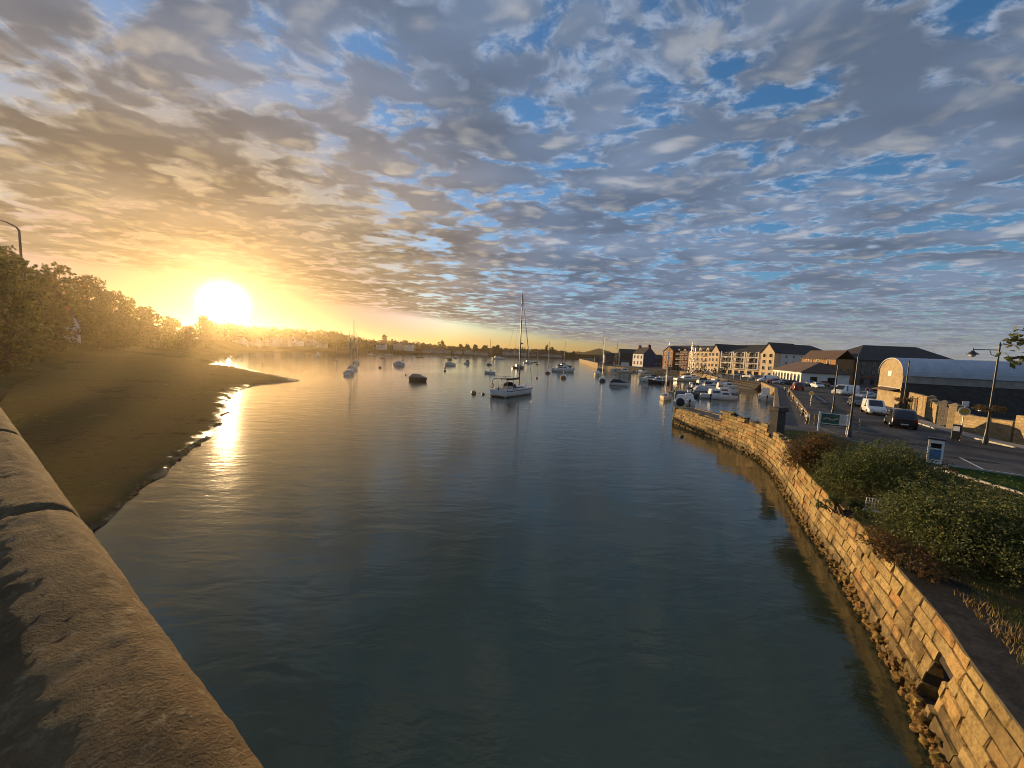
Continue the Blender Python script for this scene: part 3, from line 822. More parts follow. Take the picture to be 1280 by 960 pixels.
def tree_parts(root, H, spread, n, size, seed, leafm, trunk_r=None, low=.25, lumpn=14):
    rng = random.Random(seed); tr = trunk_r or H*.022
    lumps = []
    for i in range(lumpn):
        u = (i+.5)/lumpn; zz = H*(low + (1-low)*.92*u); rad = spread*math.sin(PI*min(.97,.22+.7*u))**.8
        a = i*2.4+rng.random(); k = rng.uniform(.35,.95)
        r = spread*rng.uniform(.26,.46)
        lumps.append(((math.cos(a)*rad*k*.8, math.sin(a)*rad*k*.8, min(zz, H-r*.8)), r))
    b = MB(); path = [(0,0,-.6),(.05*H*.1,0,H*.25),(-.02*H,.01*H,H*.5),(.01*H,0,H*.8)]
    b.tube(path, [tr*1.25,tr*.95,tr*.65,tr*.2], 7)
    t = b.build('trunk', M['bark'], root)
    b = MB()
    for c, r in lumps:
        z0 = max(H*.16, c[2]*.62-H*.05); b.tube([(0,0,z0),(c[0]*.5,c[1]*.5,(z0+c[2])*.5),(c[0],c[1],c[2])], [tr*.45,tr*.28,tr*.08], 5)
    b.build('limbs', M['bark'], root)
    b = MB(); leaf_lumps(b, lumps, n, size, rng); b.build('crown', leafm, root, uv=False)
    return root
def shrub_parts(root, lumps, n, size, seed, leafm, stems=26):
    rng = random.Random(seed)
    b = MB(); leaf_lumps(b, lumps, n, size, rng, .8, .5, .35); b.build('foliage', leafm, root, uv=False)
    b = MB()
    for i in range(stems):
        c, r = lumps[i % len(lumps)]; d = rdir(rng)
        e = (c[0]+d.x*r*.8, c[1]+d.y*r*.8, max(.3,c[2]+abs(d.z)*r*.9))
        b.tube([(c[0]*.3+d.x*.2, c[1]*.3+d.y*.2, -.1), (c[0]*.8, c[1]*.8, e[2]*.6), e], [.03,.02,.006], 5)
    b.build('stems', M['bark'], root)

# left bank: big trees, each with its own crown
LT = [ # px, depth, top z, spread, label
 (-14,84,30,8.5,'huge broad tree under the bent street lamp at the edge of the left bank'),
 (18,92,27.5,7,'dark rounded tree just beside the bent street lamp post'),
 (48,104,25,6.5,'lower dark tree filling the dip after the lamp post'),
 (75,108,28.8,6.5,'tall domed tree past the dip beyond the street lamp'),
 (112,128,28,7.5,'broad leaning tree on the left bank sloping down towards the sun'),
 (140,142,25.5,6.5,'mid sized tree on the falling tree line of the left bank'),
 (160,152,24,5.5,'loose open tree with sky showing through on the left bank'),
 (182,164,21.5,5.5,'low dense tree just before the small far street lamp'),
 (30,88,19,6.5,'bushy tree low on the left bank in front of the pale house'),
 (92,112,19,6.5,'spreading low tree at the water side of the left bank'),
 (128,126,17.5,6,'low bushy tree in front of the falling tree line'),
 (155,140,16,6,'short tree close to the mudflat corner'),
 (214,190,19,5.5,'small round tree standing alone beside the far street lamp'),
 (255,225,22.5,5.5,'tall round tree in front of the low sun'),
 (180,150,14.5,5.5,'short dense tree on the shore under the far lamp'),
 (205,180,13.5,5.5,'low tree by the shore left of the sun glitter'),
 (236,205,15,6,'squat tree by the shore directly below the sun'),
 (60,92,15,6,'thick waterside tree below the dip in the tree line'),
 (8,54,19.2,5.2,'nearest big tree at the left edge hiding the foot of the bent street lamp'),
]
for i, (px, dep, zt, sp, lb) in enumerate(LT):
    p = at_depth(px, 430, dep); zg = 2.2 if dep < 60 else (4.5 if zt < 20 else 6.5)
    if dep > 175: zg = 4
    r = empty('tree', (p.x, p.y, zg), i*1.3, lb, 'tree', 'trees along the left bank')
    H = zt - zg
    tree_parts(r, H, sp, int(7500*(sp/6)**2), .7 if dep < 150 else .9, 40+i, M['leaf_tree'] if i % 3 else M['leaf_rose'], low=.04, lumpn=26)

# far shore: a wooded mass and the trees that stand out of it
def wood_mass(name, rows, seed, label, n, size):
    rng = random.Random(seed); b = MB()
    for (px0, d0, z0), (px1, d1, z1) in zip(rows[:-1], rows[1:]):
        k = max(3, int(abs(px1-px0)/2.6))
        for i in range(k):
            u = (i+rng.random())/k; px = px0+(px1-px0)*u; dd = d0+(d1-d0)*u; zt = z0+(z1-z0)*u
            p = at_depth(px, 440, dd+rng.uniform(-8,14)); r = (zt-4)*rng.uniform(.27,.4)
            zt2 = zt*rng.uniform(.9,1.04)
            leaf_lumps(b, [((p.x,p.y,zt2-r),r*1.1),((p.x+rng.uniform(-4,4),p.y-3,max(5,zt2-2.2*r)),r*1.25),((p.x+rng.uniform(-6,6),p.y-5,5.5),r*1.2)], n, size, rng, .9, .35, .25, 4)
    o = b.build(name, M['leaf_far'], uv=False); tag(o, label, 'woodland', kind='stuff')
wood_mass('woodland', [(262,300,23),(300,370,25),(330,395,24.5),(372,425,25.5),(420,470,25.5),(445,510,22),(470,540,18)], 5, 'dark wooded hillside on the far shore behind the pale terrace houses', 620, 2.2)
wood_mass('woodland', [(470,530,19),(500,560,19),(530,620,17.5),(560,650,15),(600,650,14),(640,640,15),(665,690,17),(700,750,17),(722,750,11)], 6, 'long low belt of dark trees behind the middle of the far shore', 480, 2.5)
FT = [(480,525,26,6,'tall square topped tree rising above the far shore houses'),(552,628,23.5,7.5,'big round domed tree standing clear of the far tree belt'),
 (576,612,18,5,'leftmost small dome of the row of round trees on the far shore'),(584,600,18.5,5.5,'second round tree of the far row beside a slim gap'),
 (594,596,18,6,'wide low round tree in the middle of the far row'),(606,596,18,6.5,'broadest round tree of the far row behind the white cruiser'),
 (618,600,17,5.5,'round tree at the right end of the far row'),(622,604,19,4.5,'tall narrow tree right of the far row of round trees'),
 (683,700,25,4,'slim upright tree on the far point beside a long roof'),(690,704,21,8,'broad tree on the far point sloping down to the water'),
 (704,712,15,5,'small tree near the end of the far point'),(717,716,15.5,4.5,'last lone tree at the tip of the far point')]
for i, (px, dep, zt, sp, lb) in enumerate(FT):
    p = at_depth(px, 440, dep)
    r = empty('tree', (p.x, p.y, 3.2), i*1.7, lb, 'tree', 'trees on the far shore'); tree_parts(r, zt-3.2, sp, 2200, 1.5, 80+i, M['leaf_far'], low=.22, lumpn=16)

# garden shrubs by the near wall
def L(px, py, z): p = at(px, py, z); return p
def shrub(px, py, lumps, n, size, seed, m, label, name='shrub'):
    p = at(px, py, 2.14); r = empty(name, p, 0, label, 'shrub', 'shrubs in the garden strip by the sea wall')
    shrub_parts(r, lumps, n, size, seed, m); return r
def mound(rng, rx, ry, h, k):
    out = []
    for i in range(k):
        a = rng.random()*2*PI; q = math.sqrt(rng.random())
        x, y = rx*q*math.cos(a), ry*q*math.sin(a); top = h*math.sqrt(max(.12,1-q*q*.85))*rng.uniform(.85,1.05)
        r = min(top*.5, h*rng.uniform(.24,.36)); out.append(((x,y,top-r), r))
        if top > h*.55: out.append(((x*1.15,y*1.15,top*.35), r))
    return out
rg = random.Random(21)
shrub(1026, 590, mound(rg, 1.6, 1.7, 2.3, 15), 19000, .085, 31, M['leaf_rust'], 'brownish rounded shrub nearest the dark pillar on the wall')
shrub(1108, 622, mound(rg, 2.4, 2.1, 3.0, 26), 38000, .085, 32, M['leaf_shrub'], 'large dense dark green shrub between the payment machine and the wall')
shrub(1228, 702, mound(rg, 2.2, 2.1, 3.0, 28), 42000, .08, 33, M['leaf_rose'], 'biggest open green shrub with russet tips nearest the bridge')
shrub(1052, 640, mound(rg, .75, .7, .95, 7), 4200, .07, 34, M['leaf_shrub'], 'small yellow green shrub close to the wall below the dark green one')
# russet and dry tufts, red blossom, grass
def tuft_patch(name, spots, n, h, seed, m, label, cat, spread=.5, kind='stuff'):
    rng = random.Random(seed); b = MB()
    for (px, py) in spots:
        c = at(px, py, 2.15)
        for i in range(n):
            x, y = c.x+rng.gauss(0,spread), c.y+rng.gauss(0,spread)
            k = WP.near(x, y); q0, t0 = WP.ev(WP.L[k])
            if (x-q0.x)*t0.y-(y-q0.y)*t0.x < (1.5 if rng.random() < .8 else 1.15): continue
            hh = h*rng.uniform(.4,1.2); a = rng.random()*2*PI; w = .008+hh*.014
            dx, dy = math.cos(a)*w, math.sin(a)*w; lx, ly = rng.gauss(0,.28)*hh, rng.gauss(0,.28)*hh
            b.push([(x-dx,y-dy,2.13),(x+dx,y+dy,2.13),(x+dx*.6+lx*.5,y+dy*.6+ly*.5,2.13+hh*.6),(x+lx,y+ly,2.13+hh),(x-dx*.6+lx*.5,y-dy*.6+ly*.5,2.13+hh*.6)], [(0,1,2,3,4)])
    tag(b.build(name, m, uv=False), label, cat, kind=kind)
tuft_patch('dry_grass', [(1035,605),(1042,628),(1062,665),(1085,690),(1115,702),(1140,715),(1150,730),(1175,745),(1200,755),(1240,790),(1262,815),(1225,790),(1278,840),(1210,775)], 420, .2, 2, M['leaf_dry'], 'dry golden grass tufts between the shrubs and the sea wall', 'grass', .32)
tuft_patch('grass', [(1060,690),(1110,725),(1150,760),(1190,780),(1225,800),(1262,850),(1275,820),(1240,760),(1180,700),(1130,690),(1095,660),(1070,640),(1165,660)], 480, .2, 3, M['grass'], 'short rough grass along the dark path by the wall', 'grass', .55)
tuft_patch('grass', [(1215,605),(1240,610),(1265,615),(1230,625),(1270,640),(1195,600)], 900, .07, 4, M['grass'], 'mown green grass of the lawn beside the road', 'grass', .9)
def leaf_patch(name, pos, r, n, size, seed, m, label, cat):
    rng = random.Random(seed); b = MB()
    for i in range(n):
        d = rdir(rng); leaf(b, Vector(pos)+Vector((d.x*r[0],d.y*r[1],abs(d.z)*r[2]))*rng.random()**.4, (d+Vector((0,0,.5))).normalized(), size, rng)
    b.build
    return tag(b.build(name, m, uv=False), label, cat)
p = at(1088, 655, 2.1)
for (px, py, rr, lb) in ((1100,690,(.8,.9,.8),'reddish brown undergrowth beside the white wire frame'),(1140,712,(.9,.8,.75),'russet undergrowth at the foot of the biggest shrub')):
    q = at(px, py, 2.12); r = empty('undergrowth_plant', q, 0, lb, 'plant'); rng = random.Random(px)
    shrub_parts(r, [((rng.uniform(-rr[0],rr[0]),rng.uniform(-rr[1],rr[1]),.2+rr[2]*.4*rng.random()),.33) for _ in range(9)], 3200, .06, px, M['leaf_rust'], 18)
q = at(1146, 612, 2.12); r = empty('flowering_plant', (q.x+.35,q.y-.2,q.z+.55), 0, 'small plant with red blossom heads in front of the dark green shrub', 'plant')
shrub_parts(r, [((0,0,.55),.22),((.5,-.2,.6),.2),((.9,-.1,.45),.2),((-.3,.2,.5),.15)], 420, .055, 77, M['flower'], 10)

# tree at the garden's road side whose branch hangs into view
r = empty('tree', (14.6,6.2,2.1), 0, 'tree just outside the view whose leafy branch hangs in at the upper right', 'tree')
def near_tree(r):
    rng = random.Random(8); b = MB()
    b.tube([(0,0,-.2),(.1,0,2.2),(-.1,.15,4.4),(.15,.1,7.2)], [.24,.2,.15,.05], 9); b.build('trunk', M['bark'], r)
    tip = at_depth(1258,424,7.6) - Vector((14.6,6.2,2.1)); tip2 = at_depth(1256,447,7.3) - Vector((14.6,6.2,2.1)); tip3 = at_depth(1272,412,7.7)-Vector((14.6,6.2,2.1)); tip4 = at_depth(1276,452,7.4)-Vector((14.6,6.2,2.1))
    b = MB()
    for tp in (tip, tip2, tip3, tip4): b.tube([(0,.15,4.6),(-1.6,.6,5.9),(tp.x*.75,tp.y*.8,(tp.z+6.2)*.5+.1),tuple(tp)], [.09,.055,.025,.006], 6)
    lum = []
    for i in range(12):
        a = rng.random()*2*PI; lum.append(((1.6+1.5*math.cos(a)*rng.random()-.2, -.6+1.6*math.sin(a)*rng.random(), 5.2+rng.random()*2.6), .85))
    for c, rr in lum: b.tube([(0,.1,3.8),c], [.05,.01], 5)
    b.build('limbs', M['bark'], r)
    b = MB(); leaf_lumps(b, lum, 7000, .12, rng)
    for tp in (tip, tip2, tip3, tip4):
        for k in range(62):
            u = rng.random()**.55; base = Vector((-1.6,.6,5.9)).lerp(tp, .55+.45*u) if True else tp
            p = base + rdir(rng)*.17*rng.random()
            d = rdir(rng); leaf(b, p, (d+Vector((0,-.4,.6))).normalized(), .135, rng)
    b.build('crown', M['leaf_rose'], r, uv=False)
near_tree(r)
p = at(1098, 492, 2.15)
r = empty('tree', (p.x+4, p.y+3, 2.1), 0, 'rounded dark green tree beside the shed gable', 'tree'); tree_parts(r, 4.6, 2.0, 3200, .3, 91, M['leaf_tree'], low=.1, lumpn=12)

rng = random.Random(17); b = MB()
for i in range(900):
    u, v = rng.random(), rng.random(); k = rng.randrange(2, len(MUD)-4)
    e0 = MUD[k].lerp(MUD[k+1], u); q = e0.lerp(Vector((-100,84)) if k > 4 else Vector((-44,32)), .02+.6*v**1.6)
    z = .02+.5*v
    b.rock((q.x,q.y,z-.02), rng.uniform(.06,.3), rng, (1.3,1.3,.45))
tag(b.build('stones', M['weed'], uv=False), 'dark weedy stones strewn over the mudflat', 'stones', kind='stuff')

# wear of the street: tar patches and iron covers
rng = random.Random(33)
for (px, py, w, d_, rz) in ((1100,545,1.6,3.4,40),(1150,556,2.2,1.2,10),(1060,515,1.4,4.0,60),(1030,505,3.0,1.2,52),(1215,575,1.0,2.6,60),(1085,530,.9,6.0,48)):
    p = at(px,py,2.156); b = MB(); n = 14
    b.push([(w*.5*math.cos(2*PI*k/n)*rng.uniform(.85,1.1), d_*.5*math.sin(2*PI*k/n)*rng.uniform(.85,1.1), 0) for k in range(n)],[tuple(range(n))])
    o = b.build('road_patch', M['tar'], None, (p.x,p.y,2.1565), rz=R(rz)); tag(o, kind='structure')
for lb, px, py in (('round iron cover in the road near the payment machine',1140,566),('round iron cover in the road behind the lamp post',1075,538)):
    p = at(px,py,2.16); b = MB(); b.cyl((0,0,0),(0,0,.012),.33,.33,20,smooth=False); o = b.build('manhole_cover', M['charcoal'], None, (p.x,p.y,2.154)); tag(o, lb, 'manhole cover')

# ------------------------------------------------------------------ boats
def hull_rings(Lh, B, fr, dr, stern=.8, ns=10):
    rings = []
    for i in range(ns+1):
        t = i/ns
        wid = B/2*(stern+(1-stern)*min(1,t/.42)**.8 if t < .42 else max(.012,(1-((t-.42)/.58)**2.3)))
        sh = fr*(1+.28*t*t+.05*(1-t)**2); x = Lh*t
        rk = lambda q: x - (1-q)*Lh*.075*max(0,(t-.55)/.45)
        k = dr*(1-.85*max(0,(t-.6)/.4)**1.5)*(1-.6*max(0,(.25-t)/.25))
        rings.append([(rk(1),wid,sh),(rk(.7),wid*.98,sh*.55),(rk(.35),wid*.88,.06),(rk(.1),wid*.5,-k*.6),(rk(0),0,-k),
                      (rk(.1),-wid*.5,-k*.6),(rk(.35),-wid*.88,.06),(rk(.7),-wid*.98,sh*.55),(rk(1),-wid,sh)])
    return rings
def make_hull(root, Lh, B, fr, hm, stern=.8, dr=.35, stripe=None, open_=False, deckm=None):
    rg_ = hull_rings(Lh, B, fr, dr, stern)
    b = MB(); b.loft(rg_, False, False, False); b.push(rg_[0], [tuple(range(9))])
    b.build('hull', hm, root)
    b = MB()                                                        # deck a little below the sheer, with a toe rail
    zoff = -.30*fr if open_ else -.02
    for i in range(len(rg_)-1):
        a, c = rg_[i], rg_[i+1]
        b.quad((a[0][0],a[0][1]*.99,a[0][2]+zoff),(a[8][0],a[8][1]*.99,a[8][2]+zoff),(c[8][0],c[8][1]*.99,c[8][2]+zoff),(c[0][0],c[0][1]*.99,c[0][2]+zoff))
    b.build('deck', deckm or M['render_pale'], root)
    if stripe is not None:
        b = MB()
        for sgn in (0, 8):
            for i in range(len(rg_)-1):
                a, c = rg_[i], rg_[i+1]; nb = 1 if sgn == 0 else 7; sg = 1 if sgn == 0 else -1
                def mx(r, u): p, q = Vector(r[sgn]), Vector(r[nb]); return p.lerp(q, u) + Vector((0, sg*.012, 0))
                v = [mx(a,.12),mx(a,.36),mx(c,.36),mx(c,.12)]; b.push(v, [(0,1,2,3) if sgn == 0 else (3,2,1,0)])
        b.build('rubbing_strake', stripe, root)
    return rg_
def cabin(root, x0, x1, w, z0, h, m, name='cabin', rake=.35, wins=True, taper=.8):
    b = MB(); zt = z0+h; wt = w*taper
    lo = [(x0,w/2),(x1,w/2*.8),(x1,-w/2*.8),(x0,-w/2)]; hi = [(x0+h*.12,wt/2),(x1-h*rake*1.4,wt/2*.8),(x1-h*rake*1.4,-wt/2*.8),(x0+h*.12,-wt/2)]
    b.loft([[(x,y,z0-.12) for x,y in lo],[(x,y,z0+h*.82) for x,y in [(a[0]*.25+c[0]*.75,a[1]*.25+c[1]*.75) for a,c in zip(lo,hi)]],[(x*.97+.03*(x0+x1)/2,y*.9,zt) for x,y in hi]], True, False, True, 0, False)
    o = b.build(name, m, root)
    if wins:
        for sg in (1,-1):
            g = MB(); n = Vector((0,sg,0)); xa, xb = x0+(x1-x0)*.14, x1-(x1-x0)*.3
            def P(x, u):
                t = (x-x0)/(x1-x0); wl = w/2*(1-.2*t); wh = wt/2*(1-.2*t); z = z0+h*(.3+.42*u); return (x, sg*((wl*(1-(z-z0)/h)+wh*(z-z0)/h)+.018), z)
            v = [P(xa,0),P(xb,0),P(xb-.1,1),P(xa+.06,1)]; g.push(v, [(0,1,2,3) if sg < 0 else (3,2,1,0)]); g.build('window', M['glass'], o)
        g = MB(); zz = [z0+h*.3, z0+h*.74]; xf = lambda z: x1-(h*rake*1.4)*.75*min(1,(z-z0)/(h*.82))+.02
        g.push([(xf(zz[0]),-w*.3,zz[0]),(xf(zz[0]),w*.3,zz[0]),(xf(zz[1]),w*.27*taper,zz[1]),(xf(zz[1]),-w*.27*taper,zz[1])], [(0,1,2,3)]); g.build('window', M['glass'], o)
    return o
def outboard(root, x, z, s=1.0, m=None):
    b = MB(); b.bbox(x-.28*s,-.13*s,z-.02,x+.06*s,.13*s,z+.42*s,.05*s); b.box(x-.2*s,-.06*s,z-.7*s,x-.06*s,.06*s,z); return b.build('outboard_motor', m or M['charcoal'], root)
def rig(root, xm, z0, H, Lh, boom=True, sail=None, mast_r=.075, mm=None, fore=True):
    b = MB(); b.cyl((xm,0,z0-.1),(xm-.01*H,0,z0+H), mast_r, mast_r*.7, 8); ms = b.build('mast', mm or M['alu_dark'], root)
    b = MB()
    for u in (.42,.70):
        b = MB(); b.cyl((xm-.005*H,-.07*H*(1.3-u),z0+H*u),(xm-.005*H,.07*H*(1.3-u),z0+H*u),.025,.025,5); b.build('spreader', mm or M['alu_dark'], ms)
    b = MB(); b.cyl((xm,0,z0+H),(xm,0,z0+H+.5),.012,.008,4); b.build('masthead_aerial', mm or M['alu_dark'], ms)
    b = MB(); top = (xm-.01*H,0,z0+H*.985)
    b.cyl(top,(0.1,0,z0+.1),.014,.014,4)
    for sg in (1,-1): b.tube([(xm-.3,sg*Lh*.13,z0),(xm-.005*H,sg*.07*H*.6,z0+H*.70),top], .014, 4)
    b.build('rigging', M['steel'], root)
    if fore:
        b = MB(); b.tube([(Lh*.965,0,z0+.1),((Lh*.965+xm)/2,0,z0+H*.48),(xm,0,z0+H*.96)],[.05,.085,.03],6); b.build('furled_sail', M['grey_cover'] if fore == True else fore, root)
    if boom:
        bl = Lh*.36; b = MB(); b.cyl((xm-.05,0,z0+1.25),(xm-bl,0,z0+1.2),.05,.05,6); bo = b.build('boom', mm or M['alu_dark'], root)
        if sail is not None:
            b = MB(); b.loft([[(xm-.1-(bl-.2)*t, .15*math.sin(PI*(.12+.8*(1-t)))*math.cos(a), z0+1.42-.08*t+.17*(1.2-.5*t)*math.sin(a)) for a in [2*PI*k/8 for k in range(8)]] for t in [j/6 for j in range(7)]])
            b.build('sail_cover', sail, bo)
def yacht(label, pos, head, Lh, mast, hm=None, sail='navy_cover', stripe='stripe', grp='boats moored in the estuary', cabm=None, mm=None, xm=.56):
    r = empty('sailing_boat', (pos[0],pos[1],0), R(head), label, 'sailing boat', grp); B = Lh*.31; fr = Lh*.095
    make_hull(r, Lh, B, fr, hm or M['white'], .75, Lh*.05, M[stripe] if stripe else None)
    cabin(r, Lh*.26, Lh*.68, B*.62, fr*1.04, Lh*.055+.12, cabm or M['white'], 'coachroof', .5)
    b = MB(); b.bbox(Lh*.05,-B*.26,fr*.92,Lh*.25,B*.26,fr*1.12+.08,.03); b.build('cockpit', M['teak'], r)
    rig(r, Lh*xm, fr, mast-fr, Lh, True, M[sail] if sail else None, .05+Lh*.0045, mm)
    b = MB()
    for i in range(7):
        t = i/6; x = Lh*(.02+.93*t); w = (B/2*.92 if t < .6 else B/2*.92*(1-((t-.6)/.4)**2*.9)); z = fr*(1+.25*t*t)
        for sg in (1,-1): b.cyl((x,sg*w,z),(x,sg*w,z+.55),.014,.014,4)
    for sg in (1,-1):
        pts = []
        for i in range(7):
            t = i/6; x = Lh*(.02+.93*t); w = (B/2*.92 if t < .6 else B/2*.92*(1-((t-.6)/.4)**2*.9)); pts.append((x,sg*w,fr*(1+.25*t*t)+.55))
        b.tube(pts, .012, 4)
    b.build('guard_rail', M['steel'], r); return r
def motorboat(label, pos, head, Lh, hm=None, kind='cabin', cover=None, grp='boats moored in the estuary', cabm=None, stripe=None, motor=True, name='motor_boat', cat='motor boat'):
    r = empty(name, (pos[0],pos[1],0), R(head), label, cat, grp); B = Lh*.38; fr = Lh*.125+.1
    make_hull(r, Lh, B, fr, hm or M['white'], .92, .25, M[stripe] if stripe else None, open_=(kind == 'open'))
    if kind == 'cabin': cabin(r, Lh*.30, Lh*.74, B*.78, fr*1.05, Lh*.13+.25, cabm or M['white'], 'cabin', .55)
    if kind == 'wheelhouse':
        cabin(r, Lh*.45, Lh*.72, B*.62, fr*1.05, 1.55, cabm or M['white'], 'wheelhouse', .1, True, .9); cabin(r, Lh*.68, Lh*.9, B*.5, fr*1.1, .4, cabm or M['white'], 'foredeck_hatch', .4, False)
    if kind == 'cruiser':
        cabin(r, Lh*.22, Lh*.8, B*.8, fr*1.08, Lh*.075+.2, cabm or M['white'], 'cabin', .9); cabin(r, Lh*.25, Lh*.52, B*.66, fr*1.08+Lh*.07+.15, Lh*.05+.35, M['navy_cover'] if cover is None else cover, 'canopy', .5)
    if kind == 'cover':
        b = MB(); c = cover or M['tan_cover']; zr = fr*1.02
        rings = []
        for t, w, h in ((.0,.94,.10),(.06,.97,.55),(.14,.97,.98),(.46,.9,1.0),(.62,.8,.62),(.82,.5,.30),(.95,.12,.2)):
            hh = Lh*.17*h; ww = B/2*w
            rings.append([(Lh*t,ww*1.01,zr-.08),(Lh*t,ww*.93,zr+hh*.55),(Lh*t,ww*.6,zr+hh),(Lh*t,0,zr+hh*1.08),(Lh*t,-ww*.6,zr+hh),(Lh*t,-ww*.93,zr+hh*.55),(Lh*t,-ww*1.01,zr-.08)])
        b.loft(rings, False, True, True, 0, False); b.build('canvas_cover', c, r)
    if kind == 'open':
        b = MB()
        for t in (.25,.5): b.box(Lh*t,-B*.43,fr*.78,Lh*t+.25,B*.43,fr*.84)
        b.build('thwart', M['teak'], r)
        b = MB(); b.bbox(Lh*.42,-.3,fr*.75,Lh*.52,.3,fr+.45,.04); cs = b.build('console', M['white'], r)
        g = MB(); g.push([(Lh*.5,-.3,fr+.42),(Lh*.5,.3,fr+.42),(Lh*.47,.26,fr+.75),(Lh*.47,-.26,fr+.75)],[(0,1,2,3)]); g.build('windscreen', M['glass'], cs)
    if kind in ('cabin','cruiser'):
        b = MB(); pts = [(Lh*.62,B*.36,fr*1.25+.4),(Lh*.85,B*.2,fr*1.3+.45),(Lh*.98,0,fr*1.3+.5),(Lh*.85,-B*.2,fr*1.3+.45),(Lh*.62,-B*.36,fr*1.25+.4)]
        b.tube(pts,.018,5)
        for p in pts: b.cyl(p,(p[0],p[1]*1.05,fr*1.1),.014,.014,4)
        b.build('bow_rail', M['steel'], r)
    if motor: outboard(r, -.05, fr*.8, 1.0)
    return r
def dinghy(label, pos, head, Lh, hm, grp='boats moored in the estuary', motor=False):
    r = empty('dinghy', (pos[0],pos[1],0), R(head), label, 'dinghy', grp); B = Lh*.42; fr = .42
    make_hull(r, Lh, B, fr, hm, .85, .15, None, True, M['teak'])
    b = MB()
    for t in (.12,.45,.72): b.box(Lh*t,-B*.4,fr*.78,Lh*t+.22,B*.4,fr*.84)
    b.build('thwart', M['teak'], r)
    if motor: outboard(r, -.02, fr*.9, .8)
    return r
def buoy(label, pos, rad, m):
    r = empty('mooring_buoy', (pos[0],pos[1],0), 0, label, 'buoy', 'mooring buoys on the water')
    b = MB(); b.revolve([(rad*.3,-rad*.5),(rad*.85,-rad*.15),(rad,.25*rad),(rad*.85,.75*rad),(rad*.4,1.1*rad),(.02,1.18*rad)],12); b.build('float', m, r)
    b = MB(); b.tube([(0,0,1.1*rad),(0,.06,1.45*rad),(0,0,1.1*rad)],.02,5); b.cyl((0,0,1.0*rad),(0,0,1.35*rad),.03,.03,6); b.build('shackle', M['rope'], r)

